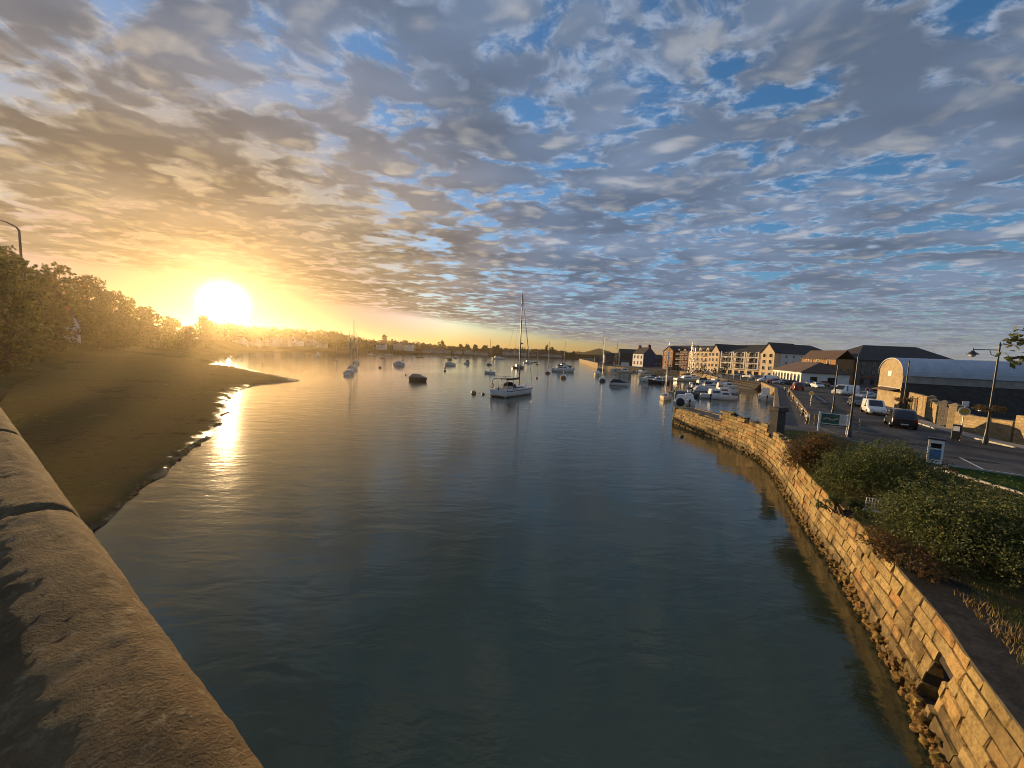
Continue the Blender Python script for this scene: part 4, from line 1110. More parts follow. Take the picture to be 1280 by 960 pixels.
# the large cruising yacht in the middle of the river
def main_yacht():
    p = at(634, 496.5); r = empty('sailing_boat', (p.x-1.6,p.y-.2,0), R(58), 'large white cruising yacht with a tall mast and stern arch in mid river', 'sailing boat', 'boats moored in the estuary')
    Lh, B, fr = 12.6, 4.0, 1.15
    rg_ = make_hull(r, Lh, B, fr, M['white'], .9, .6, M['stripe'])
    b = MB()
    for sg in (1,-1):
        rr = hull_rings(Lh, B, fr, .6, .9)
        for i in range(len(rr)-1):
            a, c = rr[i], rr[i+1]; k = 2 if sg > 0 else 6; k2 = 1 if sg > 0 else 7
            def q(r_, u): return Vector(r_[k]).lerp(Vector(r_[k2]), u)+Vector((0,sg*.012,0))
            v = [q(a,-.02),q(c,-.02),q(c,.2),q(a,.2)]; b.push(v, [(0,1,2,3) if sg < 0 else (3,2,1,0)])
    b.build('boot_stripe', M['navy'], r)
    cabin(r, 3.6, 8.6, 2.5, fr*1.05, .5, M['white'], 'coachroof', .8)
    b = MB(); b.bbox(.5,-1.2,fr*.9,3.5,1.2,fr+.28,.05); ck = b.build('cockpit', M['white'], r)
    b = MB(); b.bbox(.6,-.9,fr+.27,3.2,.9,fr+.3,.01); b.build('cockpit_seat', M['teak'], ck)
    b = MB(); b.cyl((1.5,0,fr+.3),(1.5,0,fr+1.0),.07,.06,8)
    pts = [(1.42,.5*math.cos(2*PI*k/16),fr+1.05+.5*math.sin(2*PI*k/16)) for k in range(17)]; b.tube(pts,.022,5); b.build('steering_wheel', M['steel'], ck)
    b = MB(); b.bbox(-.55,-1.45,.12,.02,1.45,.32,.05); b.build('bathing_platform', M['teak'], r)
    # sprayhood
    b = MB(); rings = []
    for t, h, w in ((0,1.05,1.28),(.35,1.1,1.3),(.75,.8,1.25),(1.1,.2,1.15)):
        rings.append([(3.3+t*1.2,w*math.cos(a),fr+.3+h*math.sin(a)**.8) for a in [PI*k/10 for k in range(11)]])
    b.loft(rings, False, False, False); sh = b.build('sprayhood', M['navy_cover'], r)
    # bimini frame, stern arch, solar panel, radar
    b = MB()
    for x in (.35,2.4,3.2):
        b.tube([(x,1.65,fr),(x,1.6,fr+1.75),(x,1.2,fr+2.05),(x,-1.2,fr+2.05),(x,-1.6,fr+1.75),(x,-1.65,fr)],.045,6)
    for y in (1.45,-1.45): b.tube([(.35,y,fr+1.9),(3.2,y,fr+1.9)],.03,5)
    b.build('stern_arch', M['alu_dark'], r)
    b = MB(); b.bbox(1.6,-.8,fr+2.42,2.6,.8,fr+2.48,.02); b.cyl((2.1,0,fr+2.05),(2.1,0,fr+2.44),.05,.05,6); b.build('solar_panel', M['glass'], r)
    b = MB(); b.loft([[(x,1.3*math.cos(a)*1.05,fr+1.95+.14*math.sin(a)) for a in [PI*k/8 for k in range(9)]] for x in (2.3,3.3)], False, False, False); b.build('bimini_top', M['navy_cover'], r)
    for y, m in ((1.5,'orange'),):
        b = MB(); b.tube([(.2,y+.36*math.cos(2*PI*k/12),fr+.75+.36*math.sin(2*PI*k/12)) for k in range(13)],.07,6); b.build('lifebuoy', M[m], r)
    b = MB(); b.cyl((-.1,.3,fr+.2),(-.15,.3,fr+2.9),.02,.015,5); b.build('flagpole', M['alu_dark'], r)
    outboard(r, .1, fr+.4, .7)
    rig(r, 7.0, fr+.5, 17.6, Lh, True, M['navy_cover'], .135)
    b = MB(); b.revolve([(.05,-.14),(.26,-.1),(.28,.02),(.2,.12),(.02,.15)],10,(7.33,0,fr+8.6)); b.build('radar_dome', M['alu_dark'], r)
    b = MB()
    for i in range(9):
        t = i/8; x = .1+11.9*t; w = (1.9 if t < .55 else 1.9*(1-((t-.55)/.45)**2*.93)); z = fr*(1+.25*t*t)
        for sg in (1,-1): b.cyl((x,sg*w,z),(x,sg*w,z+.65),.018,.018,5)
    for hgt in (.35,.65):
        for sg in (1,-1):
            b.tube([(.1+11.9*i/8, sg*(1.9 if i/8 < .55 else 1.9*(1-((i/8-.55)/.45)**2*.93)), fr*(1+.25*(i/8)**2)+hgt) for i in range(9)], .014, 4)
    b.build('guard_rail', M['steel'], r)
    q = at(592,492); buoy('dark round buoy on a line off the large yacht stern', q, .5, M['boat_orange'])
    b = MB(); s0 = Vector((p.x-1.6,p.y-.2,.75)); s1 = Vector((q.x,q.y,.3)); b.tube([s0.lerp(s1,k/8)+Vector((0,0,-.35*math.sin(PI*k/8))) for k in range(9)],.035,5)
    tag(b.build('mooring_rope', M['rope']), 'sagging mooring rope from the large yacht to its buoy', 'rope')
    q2 = at(604,493); buoy('small dark float halfway along the mooring rope', q2, .3, M['boat_dark'])
main_yacht()
def A(px, py): return at(px, py)
motorboat('small white cabin boat farthest left under the pale terrace', A(397,444.5), 112, 6.5, kind='cabin')
yacht('small sailing boat with cream hull just left of the rafted trio', A(419,450.5), 108, 6.5, 11.0, M['boat_cream'], 'tan_cover')
yacht('nearest white yacht of the rafted trio, stern on', A(433.5,469), 104, 7.8, 12.2, None, 'navy_cover', mm=M['alu_dark'])
yacht('middle yacht of the rafted trio with the tallest mast', A(438.5,463), 104, 9.0, 17.0, M['white'], 'navy_cover')
yacht('rearmost yacht of the rafted trio with a pale cover', A(443,456), 104, 9.0, 13.5, M['boat_cream'], 'grey_cover')
yacht('far slim sailing boat beside the shore left of a round dinghy', A(469,444), 170, 8.5, 15, M['boat_cream'], 'tan_cover')
yacht('far sailing boat with white hull close under the far houses', A(481,443.8), 20, 8, 16, M['white'], None)
dinghy('dark tubby dinghy right of the far slim sailing boat', A(476,448), 70, 4.6, M['boat_dark'])
dinghy('dark open boat alone in mid channel toward the far shore', A(520,447), 15, 7.0, M['boat_dark'], motor=True)
motorboat('white boat under a pale domed canvas cover', A(503.5,457.5), 150, 6.4, M['white'], 'cover', M['grey_cover'])
motorboat('dark hulled boat under a tan tent shaped cover, nearer than the domed one', A(514,475), -28, 5.2, M['boat_dark'], 'cover', M['tan_cover'])
dinghy('leftmost dark dinghy of the three below the big domed tree', A(556,448), 0, 6.5, M['boat_dark'])
motorboat('middle dark cuddy boat of the three below the big domed tree', A(560.5,450.2), 70, 5.5, M['boat_dark'], 'cabin', cabm=M['boat_dark'])
motorboat('pale cabin boat at the right of the three below the big domed tree', A(568.5,448), 80, 7.0, M['boat_blue'], 'cabin')
motorboat('white covered launch with a pair of buoys in front of it', A(557.5,456.5), -20, 5.8, M['white'], 'cover', M['grey_cover'])
motorboat('small white workboat with an upright dark mast post', A(581.5,455), 70, 5.5, M['white'], 'wheelhouse', cabm=M['boat_dark'])
yacht('dark blue sailing boat seen end on left of the large yacht', A(610,456.5), 80, 8.2, 15.5, M['boat_blue'], 'navy_cover')
motorboat('small white launch with a black motor in front of the dark blue sailing boat', A(607.5,466.5), -40, 4.8, M['white'], 'open')
motorboat('sleek white motor cruiser by the far shore left of the large mast', A(615,448.8), 10, 13, M['white'], 'cruiser', motor=False)
motorboat('blue grey cuddy boat just left of the large yacht mast', A(640.5,460.2), 25, 6.6, M['boat_blue'], 'cabin', cabm=M['boat_blue'])
motorboat('pale boat half hidden behind the large yacht mast', A(654,454), 10, 7.5, M['white'], 'cabin')
dinghy('low dark dinghy right of the large yacht mast', A(664,453.3), 0, 6, M['boat_dark'])
yacht('small distant sailing boat right of the large mast with brown hull', A(671,455.8), 80, 6.5, 12, M['boat_orange'], 'tan_cover')
yacht('red hulled sailing boat seen end on', A(684,467), 80, 6.6, 13.0, M['boat_red'], 'navy_cover', None)
motorboat('long white motor cruiser with dark waterline beside the red sailing boat', A(690,464), -12, 10.5, M['white'], 'cruiser', stripe='navy', motor=False)
motorboat('dark cruiser behind the long white motor cruiser', A(697,459.5), 12, 9.0, M['boat_dark'], 'cruiser')
yacht('orange brown wooden sailing boat with bare mast, stern on', A(704,473), 82, 6.6, 12.6, M['boat_orange'], 'tan_cover', None)
motorboat('small dark cabin boat right of the orange brown sailing boat', A(711,464.3), 80, 6.0, M['boat_blue'], 'cabin', cabm=M['boat_dark'])
yacht('navy hulled sailing boat with white mast in front of the harbour wall', A(753,477), 78, 7.2, 13.6, M['navy'], 'navy_cover', None, mm=M['alu'])
motorboat('cream cabin boat lying behind the navy hulled sailing boat', A(747.5,470), 85, 6.4, M['boat_cream'], 'cabin')
motorboat('small white boat with a navy cover right of the navy sailing boat', A(763,481), -35, 5.4, M['white'], 'cover', M['navy_cover'])
yacht('sailing boat with the tallest mast beside the high harbour wall', A(748.5,463), 60, 10, 23, M['boat_blue'], 'navy_cover')
yacht('white sailing boat moored in front of the dark warehouse by the blue house', A(765,463.5), 50, 9, 16.5, M['white'], 'grey_cover')
motorboat('white motor boat moored below the dark blue house', A(791,466.5), 165, 8, M['boat_cream'], 'cabin', grp='boats moored along the town quay')
motorboat('white cruiser with raised bow below the dark blue house', A(797,467), 30, 8, M['white'], 'cruiser', grp='boats moored along the town quay')
dinghy('dark moored punt left of the boats below the blue house', A(773,464.5), 10, 7, M['boat_dark'], 'boats moored along the town quay')
motorboat('low cream launch below the red brick flats', A(818,471), 150, 7, M['boat_cream'], 'cover', M['tan_cover'], grp='boats moored along the town quay')
motorboat('white launch nearest the corner of the red brick flats', A(826,473), 20, 6, M['white'], 'open', grp='boats moored along the town quay')
# marina
MG = 'boats at the marina pontoons'
yacht('slim white sailing boat with tall pale mast at the outer pontoon, bow to us', A(834,497), -118, 7.0, 11.2, M['boat_cream'], None, None, MG, mm=M['alu'])
motorboat('blue grey open launch with a metal frame beside the slim sailing boat', A(843,494), -15, 6.2, M['boat_blue'], 'open', grp=MG)
r_ = motorboat('plump white boat with dark round stern cover next to the jetty', A(849,509), 60, 6.0, M['boat_cream'], 'cabin', grp=MG, motor=False)
b = MB(); b.revolve([(.05,-.16),(.62,-.12),(.70,.0),(.62,.12),(.05,.16)],14); o = b.build('round_stern_cover', M['navy_cover'], r_, (-.16,-.1,.9)); o.rotation_euler = (0,R(90),0)
motorboat('white motor boat lying alongside the plump covered boat', A(862,506.5), 70, 5.6, M['white'], 'cabin', grp=MG)
yacht('long cream yacht at the inner pontoon with sail furled', A(844,476), 8, 10.5, 15.0, M['boat_cream'], 'navy_cover', None, MG, mm=M['alu'])
yacht('white yacht behind the long cream one, left mast of the pair', A(849,474), 20, 9.5, 14.5, M['white'], 'navy_cover', 'stripe', MG, mm=M['alu'])
yacht('white yacht with navy cover, right mast of the pair', A(856,473), 25, 9.5, 14.0, M['white'], 'navy_cover', 'navy', MG, mm=M['alu'])
motorboat('tall white motor cruiser with dark hull side in the marina centre', A(863,483), -10, 8.5, M['white'], 'cruiser', grp=MG, stripe='navy', motor=False)
motorboat('white cabin boat behind the pontoon, farthest right of the marina', A(884,481), 15, 6.8, M['boat_cream'], 'cabin', grp=MG)
motorboat('low grey launch in the middle of the marina row', A(866,492), -12, 6.0, M['boat_blue'], 'cover', M['grey_cover'], grp=MG)
motorboat('white speedboat bow out in the nearest marina row', A(874,497), -10, 6.4, M['white'], 'cabin', grp=MG)
motorboat('dark hulled speedboat with a white deck in the marina row', A(886,494.5), -8, 6.2, M['navy'], 'cabin', grp=MG)
motorboat('white open boat with a raised motor in the marina row', A(893,490), -14, 5.6, M['white'], 'open', grp=MG)
motorboat('white runabout tucked below the gangway', A(897,486), 10, 6.4, M['white'], 'cabin', grp=MG)
dinghy('grey tender at the near end of the marina row', A(896,497.5), -8, 3.8, M['boat_blue'], MG, True)
motorboat('white cabin cruiser moored alone against the car park quay', A(958.5,501), 62, 6.8, M['white'], 'wheelhouse', grp='boats in the basin')
for (px, py, rad, m, lb) in ((387,444,.7,'boat_dark','small dark buoy far left near the far shore'),(475,460,.55,'boat_dark','dark buoy alone below the far slim sailing boat'),(556,464,.5,'boat_dark','nearer buoy of the pair by the white covered launch'),
   (556.5,460,.5,'boat_orange','farther buoy of the pair by the white covered launch'),(588,448,.7,'boat_dark','dark buoy near the far row of round trees'),(625,448.6,.6,'boat_dark','small buoy right of the sleek motor cruiser'),
   (671,473,.38,'orange','orange buoy on open water right of the large yacht'),(503.5,450.5,.5,'boat_dark','tiny buoy above the white domed cover boat'),(852,546,.2,'boat_dark','dark buoy close under the jetty wall'),(507,469,.3,'boat_orange','buoy at the bow of the tan covered boat')):
    buoy(lb, at(px, py), rad, M[m])
for i, (px, py, hd, ln, hm, kd, lb) in enumerate(((871,487,-10,7.0,'white','cruiser','white sports cruiser behind the low grey launch'),(880,489.5,-12,6.5,'white','wheelhouse','white fishing boat with upright wheelhouse in the marina row'),
   (889,498.5,-10,5.2,'white','cabin','small white cuddy boat at the right front of the marina row'),(857,487.5,-15,6.0,'navy','cruiser','navy hulled cruiser left of the white sports cruiser'),(876,484,8,7.2,'boat_cream','cabin','cream cabin boat at the inside of the main pontoon'),
   (893,494,-12,5.4,'boat_blue','cover','blue grey boat under a cover near the basin opening'),(827,478,170,7.5,'white','cruiser','white cruiser at the outer end of the inner pontoon'),(836,480,168,6.5,'boat_dark','cabin','dark cabin boat at the inner pontoon left of the long cream yacht'))):
    motorboat(lb, at(px, py), hd, ln, M[hm], kd, M['grey_cover'] if kd == 'cover' else None, grp=MG, motor=(kd != 'cruiser'))
# pontoons, piles, gangway
def pontoon(label, p, q, w=1.8):
    p, q = Vector(p[:2]), Vector(q[:2]); d = (q-p); r = empty('pontoon', (p.x,p.y,0), math.atan2(d.y,d.x), label, 'pontoon')
    b = MB(); b.bbox(0,-w/2,.30,d.length,w/2,.46,.02); b.build('walkway', M['timber'], r)
    n = max(2, int(d.length/5)); b = MB()
    for i in range(n): b.bbox((i+.1)*d.length/n,-w/2*.9,-.3,(i+.9)*d.length/n,w/2*.9,.3,.04)
    b.build('float', M['concrete'], r)
    for i in range(n):
        b = MB(); b.cyl((d.length*(i+.5)/n,w/2+.14,-2),(d.length*(i+.5)/n,w/2+.14,2.0),.11,.11,8); b.build('pile', M['alu_dark'], r)
pontoon('main marina pontoon running out from the gangway', at(899,484), at(838,492.5))
pontoon('inner marina pontoon below the cream flats', at(886,477), at(826,475.5))
g0, g1 = at(899,483,.5), at(913,471.5,2.4)
d = g1-g0; r = empty('gangway', (g0.x,g0.y,.5), math.atan2(d.y,d.x), 'dark sloping gangway between the promenade and the pontoon', 'gangway')
b = MB(); ln = Vector((d.x,d.y)).length; b.push([(0,-.7,0),(ln,-.7,1.9),(ln,.7,1.9),(0,.7,0),(0,-.7,-.15),(ln,-.7,1.75),(ln,.7,1.75),(0,.7,-.15)],[(0,1,2,3),(7,6,5,4),(0,4,5,1),(2,6,7,3),(0,3,7,4),(1,5,6,2)]); b.build('ramp', M['dark_timber'], r)
for sg in (1,-1):
    b = MB(); b.tube([(0,sg*.7,1.1),(ln,sg*.7,3.0)],.05,5); b.tube([(0,sg*.7,.55),(ln,sg*.7,2.45)],.035,5)
    for i in range(9): b.cyl((ln*i/8,sg*.7,1.9*i/8),(ln*i/8,sg*.7,1.9*i/8+1.1),.035,.035,5)
    b.build('handrail', M['black_paint'], r)

# ------------------------------------------------------------------ buildings
def win_mesh(w, h, frame, arch=False):
    b = MB(); f = .09
    def outline(w, h, z=0):
        if not arch: return [(-w/2,0),(w/2,0),(w/2,h),(-w/2,h)]
        return [(-w/2,0),(w/2,0),(w/2,h-w*.3)] + [(w/2*math.cos(a), h-w*.3+w*.3*math.sin(a)) for a in [PI*k/6 for k in range(1,6)]] + [(-w/2,h-w*.3)]
    o = outline(w,h); n = len(o); cx, cz = 0, h/2
    i_ = [(x*(1-2*f/w), cz+(z-cz)*(1-2*f/h)) for x,z in o]
    for k in range(n):
        m = (k+1)%n
        b.quad((o[k][0],-.05,o[k][1]),(o[m][0],-.05,o[m][1]),(i_[m][0],-.05,i_[m][1]),(i_[k][0],-.05,i_[k][1]))
        b.quad((o[k][0],.05,o[k][1]),(o[m][0],.05,o[m][1]),(o[m][0],-.05,o[m][1]),(o[k][0],-.05,o[k][1]))
        b.quad((i_[k][0],-.05,i_[k][1]),(i_[m][0],-.05,i_[m][1]),(i_[m][0],.01,i_[m][1]),(i_[k][0],.01,i_[k][1]))
    if w > 1.0 and not arch: b.box(-.03,-.045,f,.03,.0,h-f)
    p = MB(); p.push([(x,-.012,z) for x,z in i_], [tuple(range(n))])
    return b, p
WIN_CACHE = {}
def window(parent, loc, rz, w, h, frame='white', arch=False, glass='glass'):
    key = (round(w,2), round(h,2), frame, arch, glass)
    if key not in WIN_CACHE:
        b, p = win_mesh(w, h, frame, arch)
        o = b.build('window', M[frame], parent, loc, rz=rz); p.build('pane', M[glass], o); WIN_CACHE[key] = o
        return o
    src = WIN_CACHE[key]
    o = src.copy(); COL.objects.link(o); o.parent = parent; o.location = loc; o.rotation_euler = (0,0,rz)
    for ch in src.children:
        c = ch.copy(); COL.objects.link(c); c.parent = o
    return o
def walls(parent, a, d, h, m, x0=0, y0=0, z0=0, gable=None, ridge=0, name='wall'):
    """box of walls a x d; gable: 'x' = ridge runs along x (gables on the x ends), 'y' likewise"""
    b = MB(); x1, y1 = x0+a, y0+d; z1 = z0+h
    b.quad((x0,y0,z0),(x1,y0,z0),(x1,y0,z1),(x0,y0,z1)); b.quad((x1,y1,z0),(x0,y1,z0),(x0,y1,z1),(x1,y1,z1))
    b.quad((x1,y0,z0),(x1,y1,z0),(x1,y1,z1),(x1,y0,z1)); b.quad((x0,y1,z0),(x0,y0,z0),(x0,y0,z1),(x0,y1,z1))
    b.quad((x0,y0,z1),(x1,y0,z1),(x1,y1,z1),(x0,y1,z1))
    if gable == 'x':
        ym = (y0+y1)/2
        b.push([(x0,y1,z1),(x0,y0,z1),(x0,ym,ridge-.03)],[(0,1,2)]); b.push([(x1,y0,z1),(x1,y1,z1),(x1,ym,ridge-.03)],[(0,1,2)])
    if gable == 'y':
        xm = (x0+x1)/2
        b.push([(x0,y0,z1),(x1,y0,z1),(xm,y0,ridge-.03)],[(0,1,2)]); b.push([(x1,y1,z1),(x0,y1,z1),(xm,y1,ridge-.03)],[(0,1,2)])
    return b.build(name, m, parent)
def roof(parent, a, d, ze, zr, m, x0=0, y0=0, kind='gx', ov=.35, t=.16, hip=None):
    b = MB(); x1, y1 = x0+a, y0+d; s = (zr-ze)/((d if kind in ('gx','hx') else a)/2); e = ze-s*ov
    def slab(v):
        n = len(v); lo = [Vector(p) for p in v]; hi = [p+Vector((0,0,t)) for p in lo]
        b.push(lo+hi, [tuple(range(n))[::-1], tuple(range(n,2*n))]+[(i,(i+1)%n,n+(i+1)%n,n+i) for i in range(n)])
    xm, ym = (x0+x1)/2, (y0+y1)/2; g = ov
    if kind == 'gx':
        slab([(x0-g,y0-ov,e),(x1+g,y0-ov,e),(x1+g,ym,zr),(x0-g,ym,zr)]); slab([(x1+g,y1+ov,e),(x0-g,y1+ov,e),(x0-g,ym,zr),(x1+g,ym,zr)])
    if kind == 'gy':
        slab([(x0-ov,y1+g,e),(x0-ov,y0-g,e),(xm,y0-g,zr),(xm,y1+g,zr)]); slab([(x1+ov,y0-g,e),(x1+ov,y1+g,e),(xm,y1+g,zr),(xm,y0-g,zr)])
    if kind == 'hx':
        q = hip or d/2
        slab([(x0-ov,y0-ov,e),(x1+ov,y0-ov,e),(x1-q,ym,zr),(x0+q,ym,zr)]); slab([(x1+ov,y1+ov,e),(x0-ov,y1+ov,e),(x0+q,ym,zr),(x1-q,ym,zr)])
        slab([(x1+ov,y0-ov,e),(x1+ov,y1+ov,e),(x1-q,ym,zr)]); slab([(x0-ov,y1+ov,e),(x0-ov,y0-ov,e),(x0+q,ym,zr)])
    if kind == 'hr':       # gable at x0, hip at x1
        q = hip or d/2
        slab([(x0-g,y0-ov,e),(x1+ov,y0-ov,e),(x1-q,ym,zr),(x0-g,ym,zr)]); slab([(x1+ov,y1+ov,e),(x0-g,y1+ov,e),(x0-g,ym,zr),(x1-q,ym,zr)])
        slab([(x1+ov,y0-ov,e),(x1+ov,y1+ov,e),(x1-q,ym,zr)])
    return b.build('roof', m, parent)
def chimney(rf, x, y, z0, z1, w=.9, d=.6, m='brick_red', pots=2):
    b = MB(); b.box(x-w/2,y-d/2,z0,x+w/2,y+d/2,z1); b.bbox(x-w/2-.07,y-d/2-.07,z1,x+w/2+.07,y+d/2+.07,z1+.14,.02)
    for i in range(pots):
        xx = x+(i-(pots-1)/2)*w/pots; b.cyl((xx,y,z1+.14),(xx,y,z1+.55),.13,.11,8)
    return b.build('chimney', M[m], rf)
def front_y(fn):   # place on the front (y=0 plane)
    return fn
# --- cream waterfront flats, local x from the far end towards us, -y is the water side
FX = Vector((.259,-.966)); frz = math.atan2(FX.y, FX.x)
r = empty('brick_apartment_block', (86.6,215,2.0), frz, 'dark red brick block of flats at the left end of the waterfront row', 'apartment block')
walls(r, 20.4, 12, 10.4, M['brick_red'], 0, 0, 0, 'x', 13.6); rf = roof(r, 20.4, 12, 10.4, 13.6, M['slate'], kind='gx')
walls(r, 7.6, 1.6, 10.6, M['brick_orange'], 3.0, -1.6, 0, 'y', 13.0, 'projecting_bay'); roof(r, 7.6, 5.6, 10.6, 13.0, M['slate'], 3.0, -1.6, 'gy', .25)
for fl in range(4):
    for x in (4.4,6.8,9.2): window(r, (x,-1.63,.7+2.65*fl), 0, 1.1, 1.45)
    for x in (1.5,12.2,14.6,17.0,19.2): window(r, (x,-.03,.7+2.65*fl), 0, 1.1, 1.45)
    for y in (2.5,6,9.5): window(r, (-.03,y,.7+2.65*fl), -PI/2, 1.1, 1.45)
    if fl:
        b = MB(); b.box(11.4,-1.0,2.65*fl+.35,18,-.02,2.65*fl+.5)
        for i in range(18): b.box(11.42+i*.385,-.99,2.65*fl+.5,11.46+i*.385,-.95,2.65*fl+1.4)
        b.box(11.4,-1.0,2.65*fl+1.4,18,-.94,2.65*fl+1.46); b.build('balcony', M['black_paint'], r)
for x in (13.4, 18.2):
    b = MB(); b.box(x-.9,-.1,10.2,x+.9,2.4,11.6); dm = b.build('dormer', M['brick_red'], r); window(dm, (x,-.13,10.4), 0, 1.1, 1.0)

r = empty('apartment_building', (86.6+.259*20.8,215-.966*20.8,2.0), frz, 'long cream four storey waterfront flats with two gable towers and white balconies', 'apartment block')
# sections: 0-16 plain cream, 16-21 gable tower, 21-42.7 balconied middle, 42.7-48.5 gable tower
walls(r, 16.2, 12, 10.5, M['render_cream'], 0, 0, 0, 'x', 13.4); roof(r, 16.2, 12, 10.5, 13.4, M['slate'], 0, 0, 'gx', .3)
walls(r, 5.2, 12.8, 10.4, M['render_cream'], 16.0, -.9, 0, 'y', 13.9, 'gable_tower'); roof(r, 5.2, 12.8, 10.4, 13.9, M['slate'], 16.0, -.9, 'gy', .3)
walls(r, 21.6, 12, 10.0, M['render_cream'], 21.2, 0, 0, 'x', 13.6); roof(r, 21.6, 12, 10.0, 13.6, M['slate'], 21.2, 0, 'gx', .3)
walls(r, 6.0, 12.8, 10.4, M['render_cream'], 42.8, -1.0, 0, 'y', 14.2, 'gable_tower'); roof(r, 6.0, 12.8, 10.4, 14.2, M['slate'], 42.8, -1.0, 'gy', .3)
for fl in range(4):
    z = .6+2.55*fl
    for x in (1.6,4.2,6.8,9.4,12.0,14.6): window(r, (x,-.03,z), 0, 1.2, 1.55)
    for x in (17.4,19.8): window(r, (x,-.93,z), 0, 1.2, 1.6)
    for x in (44.4,47.2): window(r, (x,-1.03,z), 0, 1.3, 1.6, arch=(fl == 3))
    if fl in (1,2,3):
        for x in (3,9.6): 
            b = MB(); b.box(x-1.2,-1.0,z-.22,x+1.2,-.02,z-.1)
            for i in range(9): b.box(x-1.18+i*.29,-.98,z-.1,x-1.14+i*.29,-.94,z+.75)
            b.box(x-1.2,-1.0,z+.75,x+1.2,-.93,z+.8); b.build('balcony', M['black_paint'], r)
        # white framed balconied bays in the middle section
        for x0 in (22.6, 29.3, 36.0):
            b = MB(); b.box(x0,-1.35,z-.35,x0+6.1,-.02,z-.12); b.box(x0,-1.32,z-.12,x0+.32,-1.02,z+2.2); b.box(x0+5.78,-1.32,z-.12,x0+6.1,-1.02,z+2.2)
            bl = b.build('balcony', M['render_white'], r)
            c = MB()
            for i in range(20): c.box(x0+.4+i*.28,-1.28,z-.12,x0+.43+i*.28,-1.24,z+.8)
            c.box(x0+.34,-1.3,z+.8,x0+5.76,-1.22,z+.86); c.build('railing', M['black_paint'], bl)
            for xx in (1.5,4.5): window(r, (x0+xx,-.03,z), 0, 2.2, 1.95)
for x in (24,27,30.5,33.5,37.2,40.5): window(r, (x,-.03,.3), 0, 2.0, 1.9, 'black_paint')
for x in (3,8,13):
    b = MB(); b.box(x-.85,-.12,10.2,x+.85,2.2,11.5); b.push([(x-1.0,-.2,11.5),(x+1.0,-.2,11.5),(x,-.2,12.4),(x-1.0,2.8,11.5),(x+1.0,2.8,11.5),(x,2.8,12.4)],[(0,1,2),(0,2,5,3),(2,1,4,5)]); dm = b.build('dormer', M['render_cream'], r); window(dm, (x,-.15,10.35), 0, 1.0, 1.0)
for i, x in enumerate((29.0, 31.2, 34.6)):
    b = MB(); b.cyl((x,6,13.5),(x,6,14.7),.05,.05,5); b.tube([(x-.7,6,14.5),(x+.7,6,14.7)],.04,4); b.build('aerial', M['black_paint'], r)
# white rear wing running to the right
WX = Vector((.985,.17)); wrz = math.atan2(WX.y, WX.x)
r = empty('white_apartment_wing', (106.2,147.2,2.0), wrz, 'white shaded wing of the flats with dark hipped slate roof', 'apartment block')
walls(r, 26.5, 12, 10.0, M['render_pale']); roof(r, 26.5, 12, 10.0, 13.9, M['slate'], kind='hr', ov=.3, hip=7)
for fl in range(4):
    for x in (2.2,5.6,9.6,11.0,15.0,18.4,23.0): window(r, (x,-.03,.6+2.5*fl), 0, 1.1, 1.35)
# low white arcaded building
P0, P1 = Vector((96.2,137.0)), Vector((83.6,107.2)); d = P1-P0
r = empty('arcade_building', (P0.x,P0.y,2.0), math.atan2(d.y,d.x), 'low white building with a row of tall dark arched openings and hipped dark roof', 'building')
ln = d.length
walls(r, ln, 11, 3.9, M['render_white']); roof(r, ln, 11, 3.9, 6.7, M['slate_brown'], kind='hx', ov=.5, hip=4.5)
for i in range(9): window(r, (2.0+i*(ln-4)/8,-.03,.35), 0, 2.2, 2.9, 'white', True)
for y in (3,7): window(r, (ln+.03,y,.6), PI/2, 1.6, 2.0, 'black_paint')
# brick warehouse pair
r = empty('stone_warehouse', (104.5,113,2.1), 0, 'big three storey dark stone warehouse with a hipped slate roof behind the shed', 'warehouse')
walls(r, 33, 14, 8.2, M['stone_grey']); rf = roof(r, 33, 14, 8.2, 12.8, M['slate'], kind='hx', ov=.4, hip=8)
for fl in range(3):
    for x in (2.2,5.4,8.8,12.2,15.4,18.6,22,25.4,29): window(r, (x,-.03,.7+2.65*fl), 0, 1.2, 1.6, 'black_paint')
b = MB(); b.box(2,-.16,2.6,15,-.02,3.1); b.build('fascia_board', M['car_red'], r)
b = MB(); b.box(8.2,-.12,.3,12.6,-.02,2.2); b.build('pale_panel', M['render_pale'], r)
r = empty('brick_warehouse', (98.6,113.5,2.1), 0, 'golden brick warehouse end with six arched windows and brown roof', 'warehouse')
walls(r, 5.8, 13.4, 8.0, M['brick_orange']); roof(r, 5.8, 13.4, 8.0, 10.6, M['slate_brown'], kind='gy', ov=.3)
for fl in range(3):
    for y in (2.6,6.7,10.8): window(r, (-.03,y,.9+2.5*fl), -PI/2, 1.3, 1.9, 'black_paint', True)
for x in (1.6,4.2): window(r, (x,-.03,3.4), 0, 1.1, 1.6, 'black_paint'); 
b = MB(); b.cyl((-.1,9,0),(-.1,9,8.2),.07,.07,6); b.build('downpipe', M['render_white'], r)

